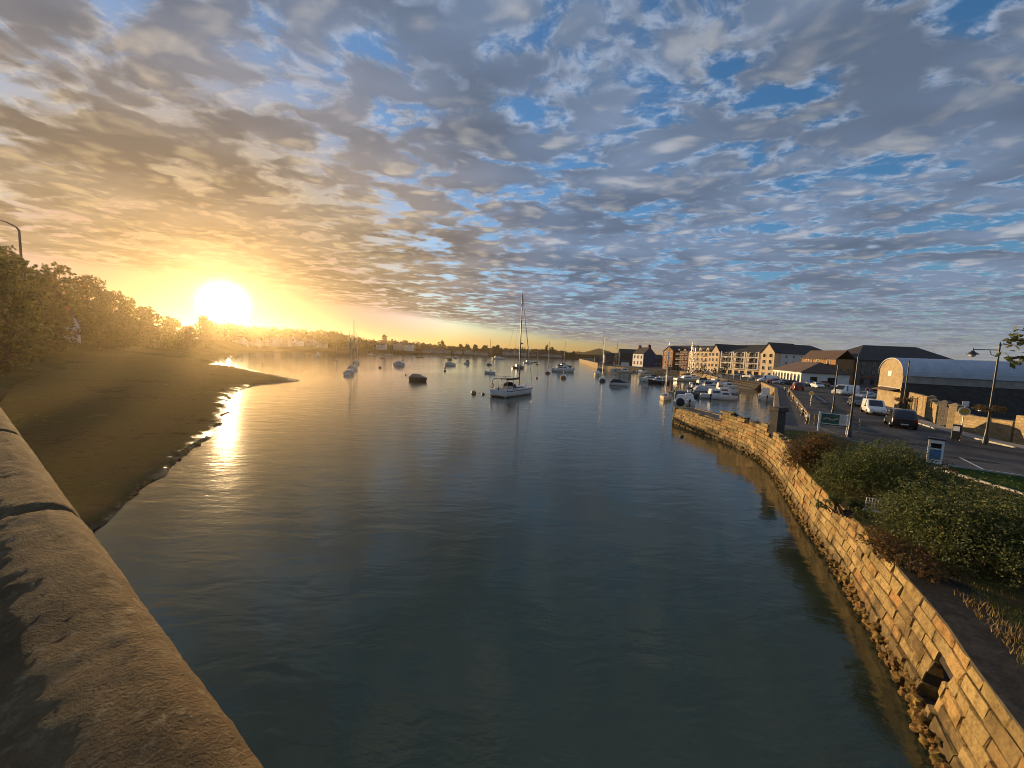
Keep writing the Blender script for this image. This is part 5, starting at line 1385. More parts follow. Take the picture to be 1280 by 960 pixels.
# dark blue house with lit white front
e1 = Vector((-.3,.954)); c0 = Vector((80,228)); o = c0 + e1*10.6; rz = math.atan2(-e1.y,-e1.x)
r = empty('blue_house', (o.x,o.y,2.4), rz, 'tall house with white lit front, dark blue gable and two chimneys', 'house')
walls(r, 10.6, 8.6, 8.0, M['blue_render'], gable='x', ridge=12.0)
b = MB(); b.box(.02,-.1,0,10.58,-.01,8.0); b.build('front_wall', M['render_white'], r)
rf = roof(r, 10.6, 8.6, 8.0, 12.0, M['slate'], kind='gx', ov=.2)
chimney(rf, .6, 4.3, 11.2, 13.3, .9, 1.6); chimney(rf, 10.0, 4.3, 11.2, 13.5, .9, 1.8)
for x in (1.9,5.3,8.7):
    window(r, (x,-.13,5.0), 0, 1.3, 2.0, 'black_paint'); window(r, (x,-.13,1.3), 0, 1.3, 2.2, 'boat_red')
# dark warehouse and old walls towards the harbour mouth
def simple(name, px, dep, rz, a, dp, h, rdg, wm, rm, label, cat, kind='gx', wins=(), chim=(), z=2.4, frame='white', wh=1.3, ww=.9):
    p = at_depth(px, 445, dep); r = empty(name, (p.x,p.y,z), R(rz), label, cat)
    walls(r, a, dp, h, M[wm], gable='x' if kind == 'gx' else None, ridge=rdg); rf = roof(r, a, dp, h, rdg, M[rm], kind=kind, ov=.25)
    for (x, zz) in wins: window(r, (x,-.03,zz), 0, ww, wh, frame)
    for x in chim: chimney(rf, x, dp/2, rdg-.6, rdg+1.1, .8, .7)
    return r
simple('dark_warehouse', 774.5, 262, -12, 11.5, 12, 8.2, 11.2, 'stone_dark', 'slate', 'windowless dark stone warehouse left of the dark blue house', 'warehouse', 'gx', (), ())
simple('quay_store', 789, 300, 10, 16, 9, 5.5, 8.2, 'stone_dark', 'slate', 'low dark store building behind the dark blue house', 'building')
simple('harbour_store', 756, 275, -8, 10.5, 8, 6.4, 8.2, 'stone_grey', 'slate', 'old brown stone store by the harbour wall under the tallest mast', 'building', wins=((2.5,1.5),(6,1.5)), frame='black_paint')
simple('harbour_store', 744, 330, -10, 13, 8, 4.6, 6.4, 'stone_grey', 'slate_brown', 'farthest low stone store on the harbour wall', 'building', wins=((3,1.2),(8,1.2)), frame='black_paint')
simple('town_house', 818, 246, 20, 9, 8, 5.2, 8.0, 'stone_dark', 'slate', 'dark low house between the dark blue house and the red brick flats', 'house', wins=((2,1),(5,1)))
r = simple('white_shed', 777, 226, -20, 4.5, 3, 2.6, 3.4, 'render_white', 'slate', 'small bright white shed left of the dark blue house', 'shed')

# long shed with a barrel roof
SL = Vector((.893,-.45)); srz = math.atan2(SL.y, SL.x); c = at_depth(1129,468,52.5)
r = empty('barrel_roof_shed', (c.x,c.y,2.1), srz, 'long stone shed with blue grey barrel roof and golden rendered gable', 'shed')
LW, SW, EV, RG = 52.0, 7.6, 5.05, 7.5
b = MB(); b.quad((0,0,-.3),(LW,0,-.3),(LW,0,EV-1.15),(0,0,EV-1.15)); b.quad((LW,SW,-.3),(0,SW,-.3),(0,SW,EV),(LW,SW,EV)); b.build('side_wall', M['stone_dark'], r)
b = MB(); b.box(0,-.06,EV-1.15,LW,.1,EV-.04)
for i in range(17): b.box(.02+i*3.1,-.085,EV-1.12,.10+i*3.1,-.055,EV-.08)
b.build('concrete_band', M['concrete'], r)
arc = [(SW/2-(SW/2+.25)*math.cos(PI*k/20), EV-.02+(RG-EV)*math.sin(PI*k/20)**.85) for k in range(21)]
b = MB(); n = 130; rings = []
for i in range(n+1):
    x = -.15+(LW+.3)*i/n; w = .022*(i % 2); rings.append([(x,y,z+w) for y,z in arc])
b.loft(rings, False, False, False, 0, False); rings2 = [[(-.15,y,z-.12) for y,z in arc],[(LW+.15,y,z-.12) for y,z in arc]]; b.loft(rings2, False, False, False, 0, False)
b.loft([rings[0],rings2[0]], False, False, False, 0, False); b.build('roof', M['corrugated'], r)
b = MB(); g = [(0,-.0),(SW,-.0)]; pts = [(0,-.3)]+[(max(0,min(SW,y)),z-.14) for y,z in arc]+[(SW,-.3)]
b.push([(-.01,y,z) for y,z in pts],[tuple(range(len(pts)))[::-1]]); gb = b.build('gable_wall', M['stone_gable'], r)
b = MB(); b.push([(LW,y,z) for y,z in pts],[tuple(range(len(pts)))]); b.build('gable_wall', M['stone_gable'], r)
b = MB(); b.box(-.06,SW*.45,4.75,-.015,SW*.6,5.5); b.build('vent_panel', M['render_white'], r)
b = MB(); b.box(-.08,0,3.0,-.012,SW,3.14); b.build('string_course', M['kerb'], r)
b = MB(); b.push([(-1.1,.4,2.65),(-.02,.4,3.0),(-.02,6.4,3.0),(-1.1,6.4,2.65),(-1.1,.4,2.55),(-.02,.4,2.9),(-.02,6.4,2.9),(-1.1,6.4,2.55)],[(0,3,2,1),(4,5,6,7),(0,4,7,3)]); b.build('lean_to_roof', M['slate_brown'], r)
p = at_depth(1225,452,66); r = simple('flat_roof_store', 1205, 76, -30, 20, 10, 6.9, 7.7, 'stone_dark', 'slate', 'low dark roof showing behind the ridge of the barrel roofed shed', 'building', z=2.1)

# street wall of golden rubble stone with piers
def rubble_wall(label, p, q, h0, h1, dip=0.0, w=.5):
    p, q = Vector(p), Vector(q); d = q-p; ln = d.length; r = math.atan2(d.y,d.x); n = max(4,int(ln/.35)); rng = random.Random(int(ln*100))
    b = MB(); rings = []
    for i in range(n+1):
        u = i/n; h = h0+(h1-h0)*u-dip*math.sin(PI*u)+rng.uniform(-.03,.03); x = ln*u
        rings.append([(x,-w/2,-.1),(x,-w/2,h-.05),(x,-w/2+.06,h),(x,w/2-.06,h),(x,w/2,h-.05),(x,w/2,-.1)])
    b.loft(rings, False, False, False, 0, False); b.push(rings[0],[tuple(range(6))]); b.push(rings[-1],[tuple(range(6))[::-1]])
    o = b.build('street_wall', M['stone_rubble'], None, (p.x,p.y,2.25), rz=r); return tag(o, label, 'wall')
K1, K0 = Vector((43.7,36.9)), Vector((42.3,31.3))
rubble_wall('golden street wall between the stone pier and the lantern post, with a sagging top', (44.1,36.2), (42.75,31.0), 1.75, 1.75, .12)
rubble_wall('tall golden street wall to the right of the lantern post', (42.7,30.8), (41.5,27.1), 2.25, 2.6)
rubble_wall('continuation of the golden street wall nearest the bridge', (41.45,26.9), (44,14), 2.3, 2.2)
rubble_wall('low golden street wall in front of the shed gable, left of the pier', (49.2,42.7), (46.2,39.6), 2.0, 2.0)
rubble_wall('far golden street wall beside the small white van', (56.5,52.3), (50.6,44.6), 2.5, 2.5)
def pier(label, x, y, h, m, w=.6, rz=0):
    r = empty('gate_pier', (x,y,2.2), rz, label, 'gate pier', 'stone piers along the street wall')
    b = MB(); b.bbox(-w/2,-w/2,0,w/2,w/2,h,.03); b.build('shaft', M[m], r)
    b = MB(); b.bbox(-w/2-.07,-w/2-.07,h,w/2+.07,w/2+.07,h+.13,.03); b.push([(-w/2,-w/2,h+.13),(w/2,-w/2,h+.13),(w/2,w/2,h+.13),(-w/2,w/2,h+.13),(0,0,h+.34)],[(0,1,4),(1,2,4),(2,3,4),(3,0,4)]); b.build('cap', M[m], r)
pier('tall pale stone pier just right of the black car', 44.35, 36.75, 2.3, 'stone_gable', .62, .25)
pier('dark stone pier at the left side of the gateway', 45.6, 38.7, 2.4, 'stone_grey', .62, .25)
pier('pale pier between the small white van and the shed gable', 50.2, 44.0, 2.5, 'stone_gable', .6, .7)
pier('pale pier at the corner below the flower basket pole', 49.5, 43.1, 2.2, 'stone_gable', .55, .7)
r = empty('timber_gate', (45.35,38.35,2.25), math.atan2(36.95-38.35,44.5-45.35), 'dark closed timber gate between two stone piers', 'gate')
b = MB(); 
for i in range(8): b.bbox(.05+i*.17,-.03,.08,.20+i*.17,.03,1.95,.01)
b.build('board_panel', M['dark_timber'], r); b = MB(); b.box(.05,-.06,.3,1.4,-.03,.42); b.box(.05,-.06,1.5,1.4,-.03,1.62); b.build('rail', M['dark_timber'], r)
for i, (u, lb) in enumerate(((.28,'dark recessed doorway in the far golden wall beside the small white van'),(.55,'second dark doorway in the far golden wall'))):
    p = Vector((56.5,52.3)).lerp(Vector((50.6,44.6)), u); rz = math.atan2(44.6-52.3,50.6-56.5)
    r = empty('door', (p.x,p.y,2.25), rz, lb, 'door'); b = MB(); b.bbox(-.5,-.33,0,.5,-.27,2.0,.01); b.build('leaf', M['dark_timber'], r)
    b = MB(); b.box(-.62,-.36,0,-.5,-.26,2.12); b.box(.5,-.36,0,.62,-.26,2.12); b.box(-.62,-.36,2.0,.62,-.26,2.12); b.build('door_frame', M['timber'], r)
r = empty('door', (42.05,29.2,2.25), math.atan2(-3.7,-1.2), 'narrow dark door in the tall golden wall beside the lantern post', 'door')
b = MB(); b.bbox(-.4,-.32,0,.4,-.26,1.65,.01); b.build('leaf', M['dark_timber'], r); b = MB(); b.cyl((.28,-.36,.8),(.28,-.3,.8),.04,.04,8); b.build('handle', M['steel'], r)

# far shore houses
HS = [ # px, depth, rz, length, depth, eave, ridge, wall, roof, label
 (329,372,-18,14,7,5.2,7.6,'render_pale','slate','pale terrace house at the left end of the far row by the glare'),
 (340,380,-18,13,7,5.4,7.8,'render_white','slate','taller white terrace house, second of the far row left of the gable'),
 (350,388,-18,9,7,4.4,6.2,'render_pale','slate','low pale link house just left of the pointed white gable'),
 (377,402,-18,13,7,5.2,7.4,'render_white','slate','white terrace house right of the pointed white gable'),
 (388,412,-18,12,7,4.6,6.6,'render_pale','slate','lower grey terrace house farthest right of the far row'),
 (398,400,-18,8,5,3.0,4.4,'render_white','slate','small white boathouse above the water near the end of the pale terrace'),
 (470,500,-8,12,8,5.0,8.0,'render_pale','slate','shaded house left of the tall square topped tree'),
 (491,515,-6,14,8,5.6,8.6,'render_pale','slate','long grey house right of the tall square topped tree'),
 (502,520,-6,15,8,6.2,9.0,'render_white','slate','two storey white house beside the long grey one'),
 (528,560,-4,13,7,3.0,5.6,'render_white','slate','white bungalow above the dark open boat'),
 (540,575,-4,17,7,3.2,5.8,'render_pale','slate','long pale bungalow next to the white bungalow'),
 (551,590,0,16,7,3.0,5.2,'render_pale','slate','low pale house beneath the big round domed tree'),
 (568,590,4,12,7,3.4,6.0,'render_white','slate','white house right of the big round domed tree'),
 (580,590,4,14,7,3.2,5.6,'render_white','slate','long white bungalow under the far row of round trees'),
 (592,584,4,15,6,2.8,4.8,'render_white','slate','low white building at the water edge below the round trees'),
 (600,580,4,13,6,2.8,4.6,'render_pale','slate','low grey building at the water edge left of the white cruiser'),
 (628,612,8,16,8,4.0,7.2,'render_pale','slate','grey house left of the large yacht mast'),
 (638,628,8,18,8,4.6,8.0,'render_pink','slate','buff house close left of the large yacht mast'),
 (648,640,8,16,8,4.2,7.4,'render_white','slate','white house right behind the large yacht mast'),
 (660,670,8,18,8,3.6,6.6,'render_white','slate','white house right of the furled sail of the large yacht'),
 (666,715,6,46,10,8.5,11.5,'stone_dark','slate','very long dark roofed building on the far point'),
 (672,690,8,16,8,3.8,7.0,'render_pale','slate','pale gabled house below the very long dark roof'),
 (681,695,8,20,8,3.8,6.8,'render_white','slate','wide white house below the broad tree on the far point'),
 (690,700,8,16,8,3.4,6.0,'render_white','slate','last white house near the end of the far point'),
 (699,706,8,6,6,3.2,5.6,'render_white','slate','tiny white hut by the tip of the far point'),
]
for i, (px, dep, rz, a, dp, h, rd, wm, rm, lb) in enumerate(HS):
    p = at_depth(px, 442, dep); zg = 2.6 + (3.4 if px < 520 else (.4 if dep < 590 and px > 585 else 1.2))
    r = empty('house', (p.x,p.y,zg), R(rz), lb, 'house', 'houses along the far shore')
    gy = i % 3 == 1 and a < 15
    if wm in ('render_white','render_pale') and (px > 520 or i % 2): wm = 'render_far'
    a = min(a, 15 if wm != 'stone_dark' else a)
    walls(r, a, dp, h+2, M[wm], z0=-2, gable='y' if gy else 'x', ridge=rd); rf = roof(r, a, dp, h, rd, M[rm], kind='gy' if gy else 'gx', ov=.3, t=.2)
    nf = 2 if h > 4.3 else 1
    for fl in range(nf):
        k = max(2, int(a/3.4))
        for j in range(k): window(r, (a*(j+.5)/k,-.03,.9+2.6*fl), 0, 1.2, 1.4, 'white')
    if a > 8: chimney(rf, .7, dp/2, rd-.5, rd+1.2, .9, .8, 'stone_grey'); chimney(rf, a-.7, dp/2, rd-.5, rd+1.2, .9, .8, 'stone_grey')
p = at_depth(362, 442, 392); r = empty('gable_house', (p.x,p.y,6), R(-18), 'white house with a big pointed gable in the middle of the far terrace', 'house', 'houses along the far shore')
walls(r, 10, 9, 6.2, M['render_white'], z0=-1, gable='y', ridge=10.5); roof(r, 10, 9, 5.2, 10.5, M['slate'], kind='gy', ov=.3, t=.2)
for x in (2.5,7.5): window(r, (x,-.03,1.0), 0, 1.6, 1.6); 
window(r, (5,-.03,4.6), 0, 2.2, 1.8)
p = at_depth(14, 430, 96); r = empty('bank_house', (p.x,p.y,6.4), R(28), 'pale house half hidden in the trees on the left bank', 'house')
walls(r, 10, 7, 4.8, M['render_pale'], z0=-1, gable='x', ridge=7.4); rf = roof(r, 10, 7, 4.0, 7.4, M['slate'], kind='gx'); chimney(rf, 9.2, 3.5, 6.8, 8.8)
for x in (2,5,8):
    window(r, (x,-.03,.8), 0, 1.2, 1.4)
for i, (px, dep, lb) in enumerate(((226,250,'pale house nearest left of the sun behind the shore trees'),(290,318,'house under the sun at the corner of the far bay'),(308,345,'low house right below the sun glare'))):
    p = at_depth(px, 436, dep); r = empty('house', (p.x,p.y,4.6), R(-25), lb, 'house', 'houses along the far shore')
    walls(r, 11, 7, 5, M['render_pale'], z0=-1, gable='x', ridge=6.8); rf = roof(r, 11, 7, 4, 6.8, M['slate'], kind='gx'); chimney(rf, .7, 3.5, 6.2, 8.2)
    for x in (2,5.5,9): window(r, (x,-.03,1.0), 0, 1.2, 1.4)

# ------------------------------------------------------------------ vehicles
def car(name, label, pos, head, L_, W, H, col, style='hatch', cat='car', grp='vehicles parked in the street', z=2.157):
    r = empty(name, (pos[0],pos[1],z), R(head), label, cat, grp); h = L_/2; w = W/2
    if style == 'van':
        st = [(-h,.35,1.0,H-.14,.90),(-h+.06,.28,1.05,H-.02,.97),(-h+.5,.25,1.08,H,1),(h-1.9,.25,1.06,H,1),(h-1.45,.25,1.05,H-.08,1),(h-.75,.25,1.03,1.10,.99),(h-.15,.27,.86,.90,.95),(h,.4,.68,.70,.86)]
        side = [3]; wind = 4; rear = 0
    elif style == 'small_van':
        st = [(-h,.35,.95,H-.16,.90),(-h+.06,.28,1.0,H-.03,.97),(-h+.5,.25,1.03,H,1),(h-2.1,.25,1.02,H,1),(h-1.75,.25,1.0,H-.04,1),(h-1.0,.25,.99,1.03,.99),(h-.2,.27,.82,.86,.95),(h,.4,.62,.64,.86)]
        side = [3]; wind = 4; rear = 0
    elif style == 'saloon':
        st = [(-h,.42,.80,.82,.86),(-h+.08,.28,.92,.95,.95),(-h+.75,.24,.96,1.0,.99),(-h+1.35,.22,.95,H-.03,1),(-h+2.0,.22,.94,H,1),(h-2.0,.22,.93,H-.04,1),(h-1.2,.22,.92,.95,1),(h-.2,.25,.72,.76,.95),(h,.36,.58,.6,.86)]
        side = [3,4]; wind = 5; rear = 2
    else:
        st = [(-h,.42,.90,.98,.88),(-h+.06,.28,.98,1.06,.96),(-h+.42,.23,1.0,H-.10,.99),(-h+.9,.22,.99,H,1),(h-2.2,.22,.96,H-.02,1),(h-1.95,.22,.95,H-.06,1),(h-1.1,.22,.93,.96,1),(h-.2,.25,.75,.79,.95),(h,.38,.6,.62,.86)]
        side = [2,3,4]; wind = 5; rear = 1
    rings = []
    for x, zl, zb, zt, ws in st:
        ww = w*ws; cab = zt-zb > .2; wt = ww*(.80 if style in ('hatch','saloon') else .88) if cab else ww*.96
        rings.append([(x,ww*.88,zl),(x,ww,zl+.12),(x,ww*1.0,(zl+zb)/2),(x,ww*.97,zb),(x,wt,max(zb+.004,zt-.07)),(x,wt*.82,zt),(x,0,zt+.015),
                      (x,-wt*.82,zt),(x,-wt,max(zb+.004,zt-.07)),(x,-ww*.97,zb),(x,-ww,(zl+zb)/2),(x,-ww,zl+.12),(x,-ww*.88,zl)])
    b = MB(); b.loft(rings, True, True, True, 0, True); b.build('body', col, r)
    def pane(q, k=.86, off=.014, name='window'):
        q = [Vector(p) for p in q]; c = sum(q, Vector())/len(q); n = (q[1]-q[0]).cross(q[2]-q[0]).normalized()
        if n.dot(c-Vector((0,0,.8))) < 0: n = -n
        g = MB(); g.push([c+(p-c)*k+n*off for p in q],[(0,1,2,3)]); return g.build(name, M['glass'], r)
    for i in side:
        a, c = rings[i], rings[i+1]
        pane([a[3],c[3],c[4],a[4]]); pane([a[9],a[8],c[8],c[9]])
    a, c = rings[wind], rings[wind+1]; pane([a[5],c[5],c[7],a[7]], .93, .022, 'windscreen')
    a, c = rings[rear], rings[rear+1]
    if style in ('van','small_van'): pane([(-h-.0,w*.62,1.12),(-h-.0,-w*.62,1.12),(-h+.03,-w*.56,H-.28),(-h+.03,w*.56,H-.28)], .95, .02, 'rear_window')
    else: pane([a[5],a[7],c[7],c[5]], .86, .03, 'rear_window')
    for x in (-h+.78, h-.82):
        for sg in (1,-1):
            t = MB(); t.cyl((x,sg*(w-.20),.32),(x,sg*(w+.015),.32),.32,.32,18); ty = t.build('wheel', M['black'], r)
            g = MB(); g.revolve([(.02,0),(.2,0),(.215,.02),(.2,.03),(.06,.045),(.01,.05)],14); o = g.build('rim', M['rim'], ty, (x,sg*(w+.012),.32)); o.rotation_euler = (-sg*PI/2,0,0)
    for sg in (1,-1):
        b = MB(); b.bbox(h-.16,sg*w*.62-.16,.62,h-.015,sg*w*.62+.16,.76,.02); b.build('headlight', M['lens_clear'], r)
        b = MB(); zt = .95 if style != 'saloon' else .78; b.bbox(-h-.01,sg*w*.74-.09,zt-.22,-h+.12,sg*w*.74+.09,zt+.06,.02); b.build('tail_light', M['lens_red'], r)
        b = MB(); b.bbox(h-1.62,sg*(w+.02)-.1,.95,h-1.5,sg*(w+.02)+.1,1.1,.02); b.build('wing_mirror', M['black'], r)
    for x, d_ in ((h+.01,.015),(-h-.01,-.015)):
        b = MB(); b.box(min(x,x+d_),-.26,.42,max(x,x+d_),.26,.53); b.build('number_plate', M['plate'], r)
    b = MB(); b.box(h-.06,-w*.5,.34,h+.006,w*.5,.46); b.box(h-.1,-w*.45,.52,h-.002,w*.45,.6); b.build('grille', M['charcoal'], r)
    return r
def G(px, py, z=2.157): return at(px, py, z)
p = G(1133,537); car('parked_car', 'black sport utility car parked by the golden wall, rear towards us', (p.x+1.2,p.y+1.8), 52, 4.4, 1.86, 1.85, M['car_black'], 'hatch')
p = G(1097,519); car('parked_van', 'small white van facing us beside the far golden wall', (p.x+.6,p.y+1.2), -124, 4.3, 1.78, 1.80, M['car_white'], 'small_van', 'van')
p = G(1078,509); car('parked_car', 'dark grey saloon facing us behind the small white van', (p.x+.6,p.y+1.6), -128, 4.5, 1.78, 1.45, M['car_grey'], 'saloon')
p = G(1081,499); car('parked_car', 'silver car crossing the street behind the dark grey saloon', (p.x,p.y), 200, 4.5, 1.78, 1.42, M['car_silver'], 'saloon')
p = G(1056,494); car('parked_van', 'large white panel van seen from its side in the car park', (p.x,p.y), 196, 5.2, 2.0, 2.1, M['car_white'], 'van', 'van')
p = G(1002,489); car('parked_car', 'dark red people carrier at the quay rail, rear towards us', (p.x+.5,p.y+2), 62, 4.6, 1.85, 1.9, M['car_red'], 'hatch')
p = G(1026,485.5); car('parked_car', 'pale hatchback facing us in front of the brick warehouse', (p.x,p.y+1), -112, 4.2, 1.76, 1.5, M['car_white'], 'hatch')
p = G(1036,483.5); car('parked_car', 'orange car half hidden beside the pale hatchback', (p.x+1,p.y+3), -110, 4.2, 1.76, 1.45, M['car_orange'], 'hatch')
p = G(1019,483); car('parked_car', 'silver hatchback left of the pale one by the brick warehouse', (p.x,p.y+1.5), -110, 4.2, 1.76, 1.48, M['car_silver'], 'hatch')
p = G(1008,480); car('parked_car', 'dark blue saloon far back at the end of the car park', (p.x,p.y+2), -110, 4.4, 1.76, 1.45, M['car_blue'], 'saloon')
for px, py, hd, c, s, lb in ((962,478.5,165,'car_white','van','cream van parked in front of the arcaded building'),(972,479.5,160,'car_red','hatch','red hatchback near the arcaded building'),(981,481,150,'car_silver','hatch','silver hatchback below the arcaded building'),
      (990,482,150,'car_black','hatch','black hatchback near the end of the quay rail'),(950,474.5,120,'car_grey','saloon','grey saloon under the right gable tower'),(938,472.5,110,'car_white','saloon','white saloon on the promenade below the balconies'),
      (926,471,110,'car_blue','hatch','blue hatchback on the promenade by the gangway'),(884,467.5,105,'car_silver','saloon','silver saloon on the promenade below the left gable tower'),(872,466.5,105,'car_red','hatch','red hatchback on the promenade below the cream flats')):
    p = G(px, py); car('parked_car' if s != 'van' else 'parked_van', lb, (p.x,p.y+1.2), hd, 4.3 if s != 'van' else 5.0, 1.8, 1.5 if s != 'van' else 2.2, M[c], s, 'car' if s != 'van' else 'van')

# ------------------------------------------------------------------ street furniture
def lantern_post(label, pos, H, arm, hd, basket=False, z=2.2, lantern=True, bz=2.05):
    r = empty('street_lamp', (pos[0],pos[1],z), R(hd), label, 'street lamp')
    b = MB(); b.revolve([(.17,0),(.17,.5),(.13,.56),(.11,.9),(.085,1.2)],12); b.cyl((0,0,1.0),(0,0,H),.085,.055,10); b.revolve([(.075,H-.06),(.09,H),(.06,H+.08),(.02,H+.22),(.01,H+.3)],8); b.build('post', M['black_paint'], r)
    if arm:
        b = MB(); b.tube([(0,0,H-.38),(arm,0,H-.38)],.035,6); b.tube([(0,0,H-.95),(arm*.28,0,H-.75),(arm*.36,0,H-.4)],.022,5); b.cyl((arm,0,H-.50),(arm,0,H-.24),.03,.03,6); b.build('bracket_arm', M['black_paint'], r)
        b = MB(); b.revolve([(.02,.02),(.09,0),(.12,-.1),(.34,-.24),(.36,-.30),(.30,-.31),(.05,-.30)],14,(arm,0,H-.48)); sh = b.build('lamp_shade', M['black_paint'], r)
        b = MB(); b.revolve([(.20,-.30),(.18,-.42),(.10,-.5),(.01,-.52)],12,(arm,0,H-.48)); b.build('lamp_bowl', M['lens_clear'], r)
    if basket:
        rb = MB(); rng = random.Random(int(pos[0]*10)); lum = []
        for k in range(8):
            a = 2*PI*k/8; lum.append(((.62*math.cos(a),.62*math.sin(a),bz+.1),.36))
        c = MB(); c.tube([(.7*math.cos(2*PI*k/16),.7*math.sin(2*PI*k/16),bz-.12) for k in range(17)],.03,5)
        for k in range(4): c.tube([(0,0,bz+.2),(.7*math.cos(PI/2*k),.7*math.sin(PI/2*k),bz-.12)],.02,4)
        hb = c.build('basket_ring', M['black_paint'], r)
        leaf_lumps(rb, lum, 2600, .075, rng, .8, .4); rb.build('trailing_plants', M['leaf_rust'], hb, uv=False)
    return r
p = at(1230,554,2.26); lantern_post('black street lamp with bracket lantern and a ring of trailing plants by the wall', (p.x-.05,p.y-.1), 7.9, -1.55, -18, True, 2.26, True, 2.75)
p = at(1061,546,2.16); lantern_post('plain dark lamp post standing behind the shrubs in the middle of the street view', p, 6.6, 0, 0, False, 2.16)
p = at(1040,522,2.16); lantern_post('dark lamp post beside the information board, farther than the plain one', p, 5.9, 0, 0, False, 2.16)
p = at(1113,508,2.16); lantern_post('dark lamp post with hanging basket in front of the shed gable', (48.6,45.6), 6.6, 0, 0, True, 2.2, True, 1.9)
def bent_lamp(label, pos, H, arm, hd, r0):
    r = empty('street_lamp', pos, R(hd), label, 'street lamp')
    b = MB(); b.tube([(0,0,-.5),(0,0,H*.3),(0,0,H)],[r0*1.3,r0,r0*.75],8); b.build('post', M['alu_dark'], r)  # post and arm in dark metal: backlit silhouette put into the colour
    b = MB(); b.tube([(0,0,H-.05),(arm*.12,0,H+.45),(arm*.5,0,H+1.1),(arm,0,H+1.55)],[r0*.75,r0*.65,r0*.55,r0*.45],8); a = b.build('bracket_arm', M['alu_dark'], r)
    b = MB(); b.bbox(arm-.1,-.16,H+1.47,arm+.95,.16,H+1.66,.05); b.build('lamp_head', M['charcoal'], r)
p = at_depth(24,288,58); bent_lamp('tall street lamp with a bent arm above the trees at the far left', (p.x,p.y,8), p.z-8, 3.4, 180, .17)
p = at_depth(211,391,185); bent_lamp('small distant street lamp reaching out left of the sun', (p.x,p.y,5), p.z-5-1.2, 4.0, 185, .16)

def sign_post(label, pos, H, disc, m, hd, square=False, mark=None):
    r = empty('road_sign', (pos[0],pos[1],2.16), R(hd), label, 'road sign')
    b = MB(); b.cyl((0,0,0),(0,0,H),.038,.038,8); b.build('post', M['alu'], r)
    b = MB()
    if square: b.bbox(-disc,-.06,H-2*disc,disc,-.04,H,.008)
    else: b.cyl((0,-.06,H-disc),(0,-.04,H-disc),disc,disc,24,smooth=False)
    f = b.build('sign_face', M[m], r)
    if mark:
        b = MB(); b.cyl((0,-.068,H-disc),(0,-.062,H-disc),disc*.74,disc*.74,24,smooth=False); b.build('sign_symbol', M[mark], f)
    return r
p = at(1200,550,2.2); r = sign_post('round pale road sign with a small plate above it by the golden wall', (p.x,p.y), 2.85, .36, 'render_white', -30, mark='yellow')
b = MB(); b.bbox(-.2,-.06,2.9,.2,-.04,3.35,.008); b.cyl((0,0,2.8),(0,0,3.3),.038,.038,8); b.build('upper_plate', M['render_white'], r)
p = at(1013,507,2.16); sign_post('round pale yellow sign back beside the quay rail', (p.x,p.y), 2.1, .33, 'boat_cream', -55, mark='yellow')
p = at(1083,501,2.16); sign_post('small round sign on a post left of the far golden wall', (p.x,p.y), 2.3, .32, 'render_white', -30, mark='boat_red')
# information board
p = at(1040,541,2.15); r = empty('information_board', (p.x,p.y,2.15), R(-38), 'information board with a green map panel on two posts by the quay rail', 'information board')
for x in (-.95,.95):
    b = MB(); b.bbox(x-.07,-.07,0,x+.07,.07,1.75,.015); b.build('post', M['render_white'], r)
b = MB(); b.bbox(-.86,-.05,.72,.86,.03,1.68,.015); pn = b.build('panel', M['render_white'], r)
M['map_green'] = mat('map_green', (.05,.13,.085), (.03,.09,.07), .4, 5)
b = MB(); b.box(-.83,-.056,.80,.38,-.052,1.64); b.build('map', M['map_green'], pn)
b = MB(); rng = random.Random(4)
for i in range(7):
    x = -.7+i*.14; b.box(x,-.06,.95+.07*math.sin(i*1.3)+.2,x+.2,-.0575,1.02+.07*math.sin(i*1.3)+.22)
for i in range(9): b.box(.44,-.0575,1.56-i*.075,.44+.36*rng.uniform(.6,1),-.054,1.585-i*.075)
b.build('map_lines', M['render_pink'], pn)
b = MB(); b.box(-.9,-.09,.66,.9,.05,.73); b.build('sill', M['dark_timber'], r)
# payment machine
p = at(1167,579,2.15); r = empty('payment_machine', (p.x,p.y,2.15), R(-48), 'white parking payment machine with blue front at the lawn corner', 'payment machine')
b = MB(); b.bbox(-.33,-.25,0,.33,.25,1.52,.04); b.build('housing', M['render_white'], r)
M['sign_blue'] = mat('sign_blue', (.05,.17,.36), (.045,.15,.32), .45)
b = MB(); b.box(-.24,-.262,.3,.24,-.252,.92); b.build('blue_panel', M['sign_blue'], r)
b = MB(); b.box(-.22,-.262,1.0,.22,-.252,1.3); b.build('screen', M['glass'], r)
b = MB(); b.bbox(-.38,-.32,1.52,.38,.3,1.62,.03); b.build('cap', M['charcoal'], r)
p = at(1194,550,2.2); r = empty('parking_meter', (p.x+.15,p.y+.1,2.25), R(-60), 'short black meter cabinet with a white notice against the golden wall', 'meter')
b = MB(); b.bbox(-.26,-.2,0,.26,.2,1.25,.04); b.build('cabinet', M['black_paint'], r)
b = MB(); b.box(-.18,-.212,.72,.18,-.202,1.12); b.build('notice', M['render_white'], r)
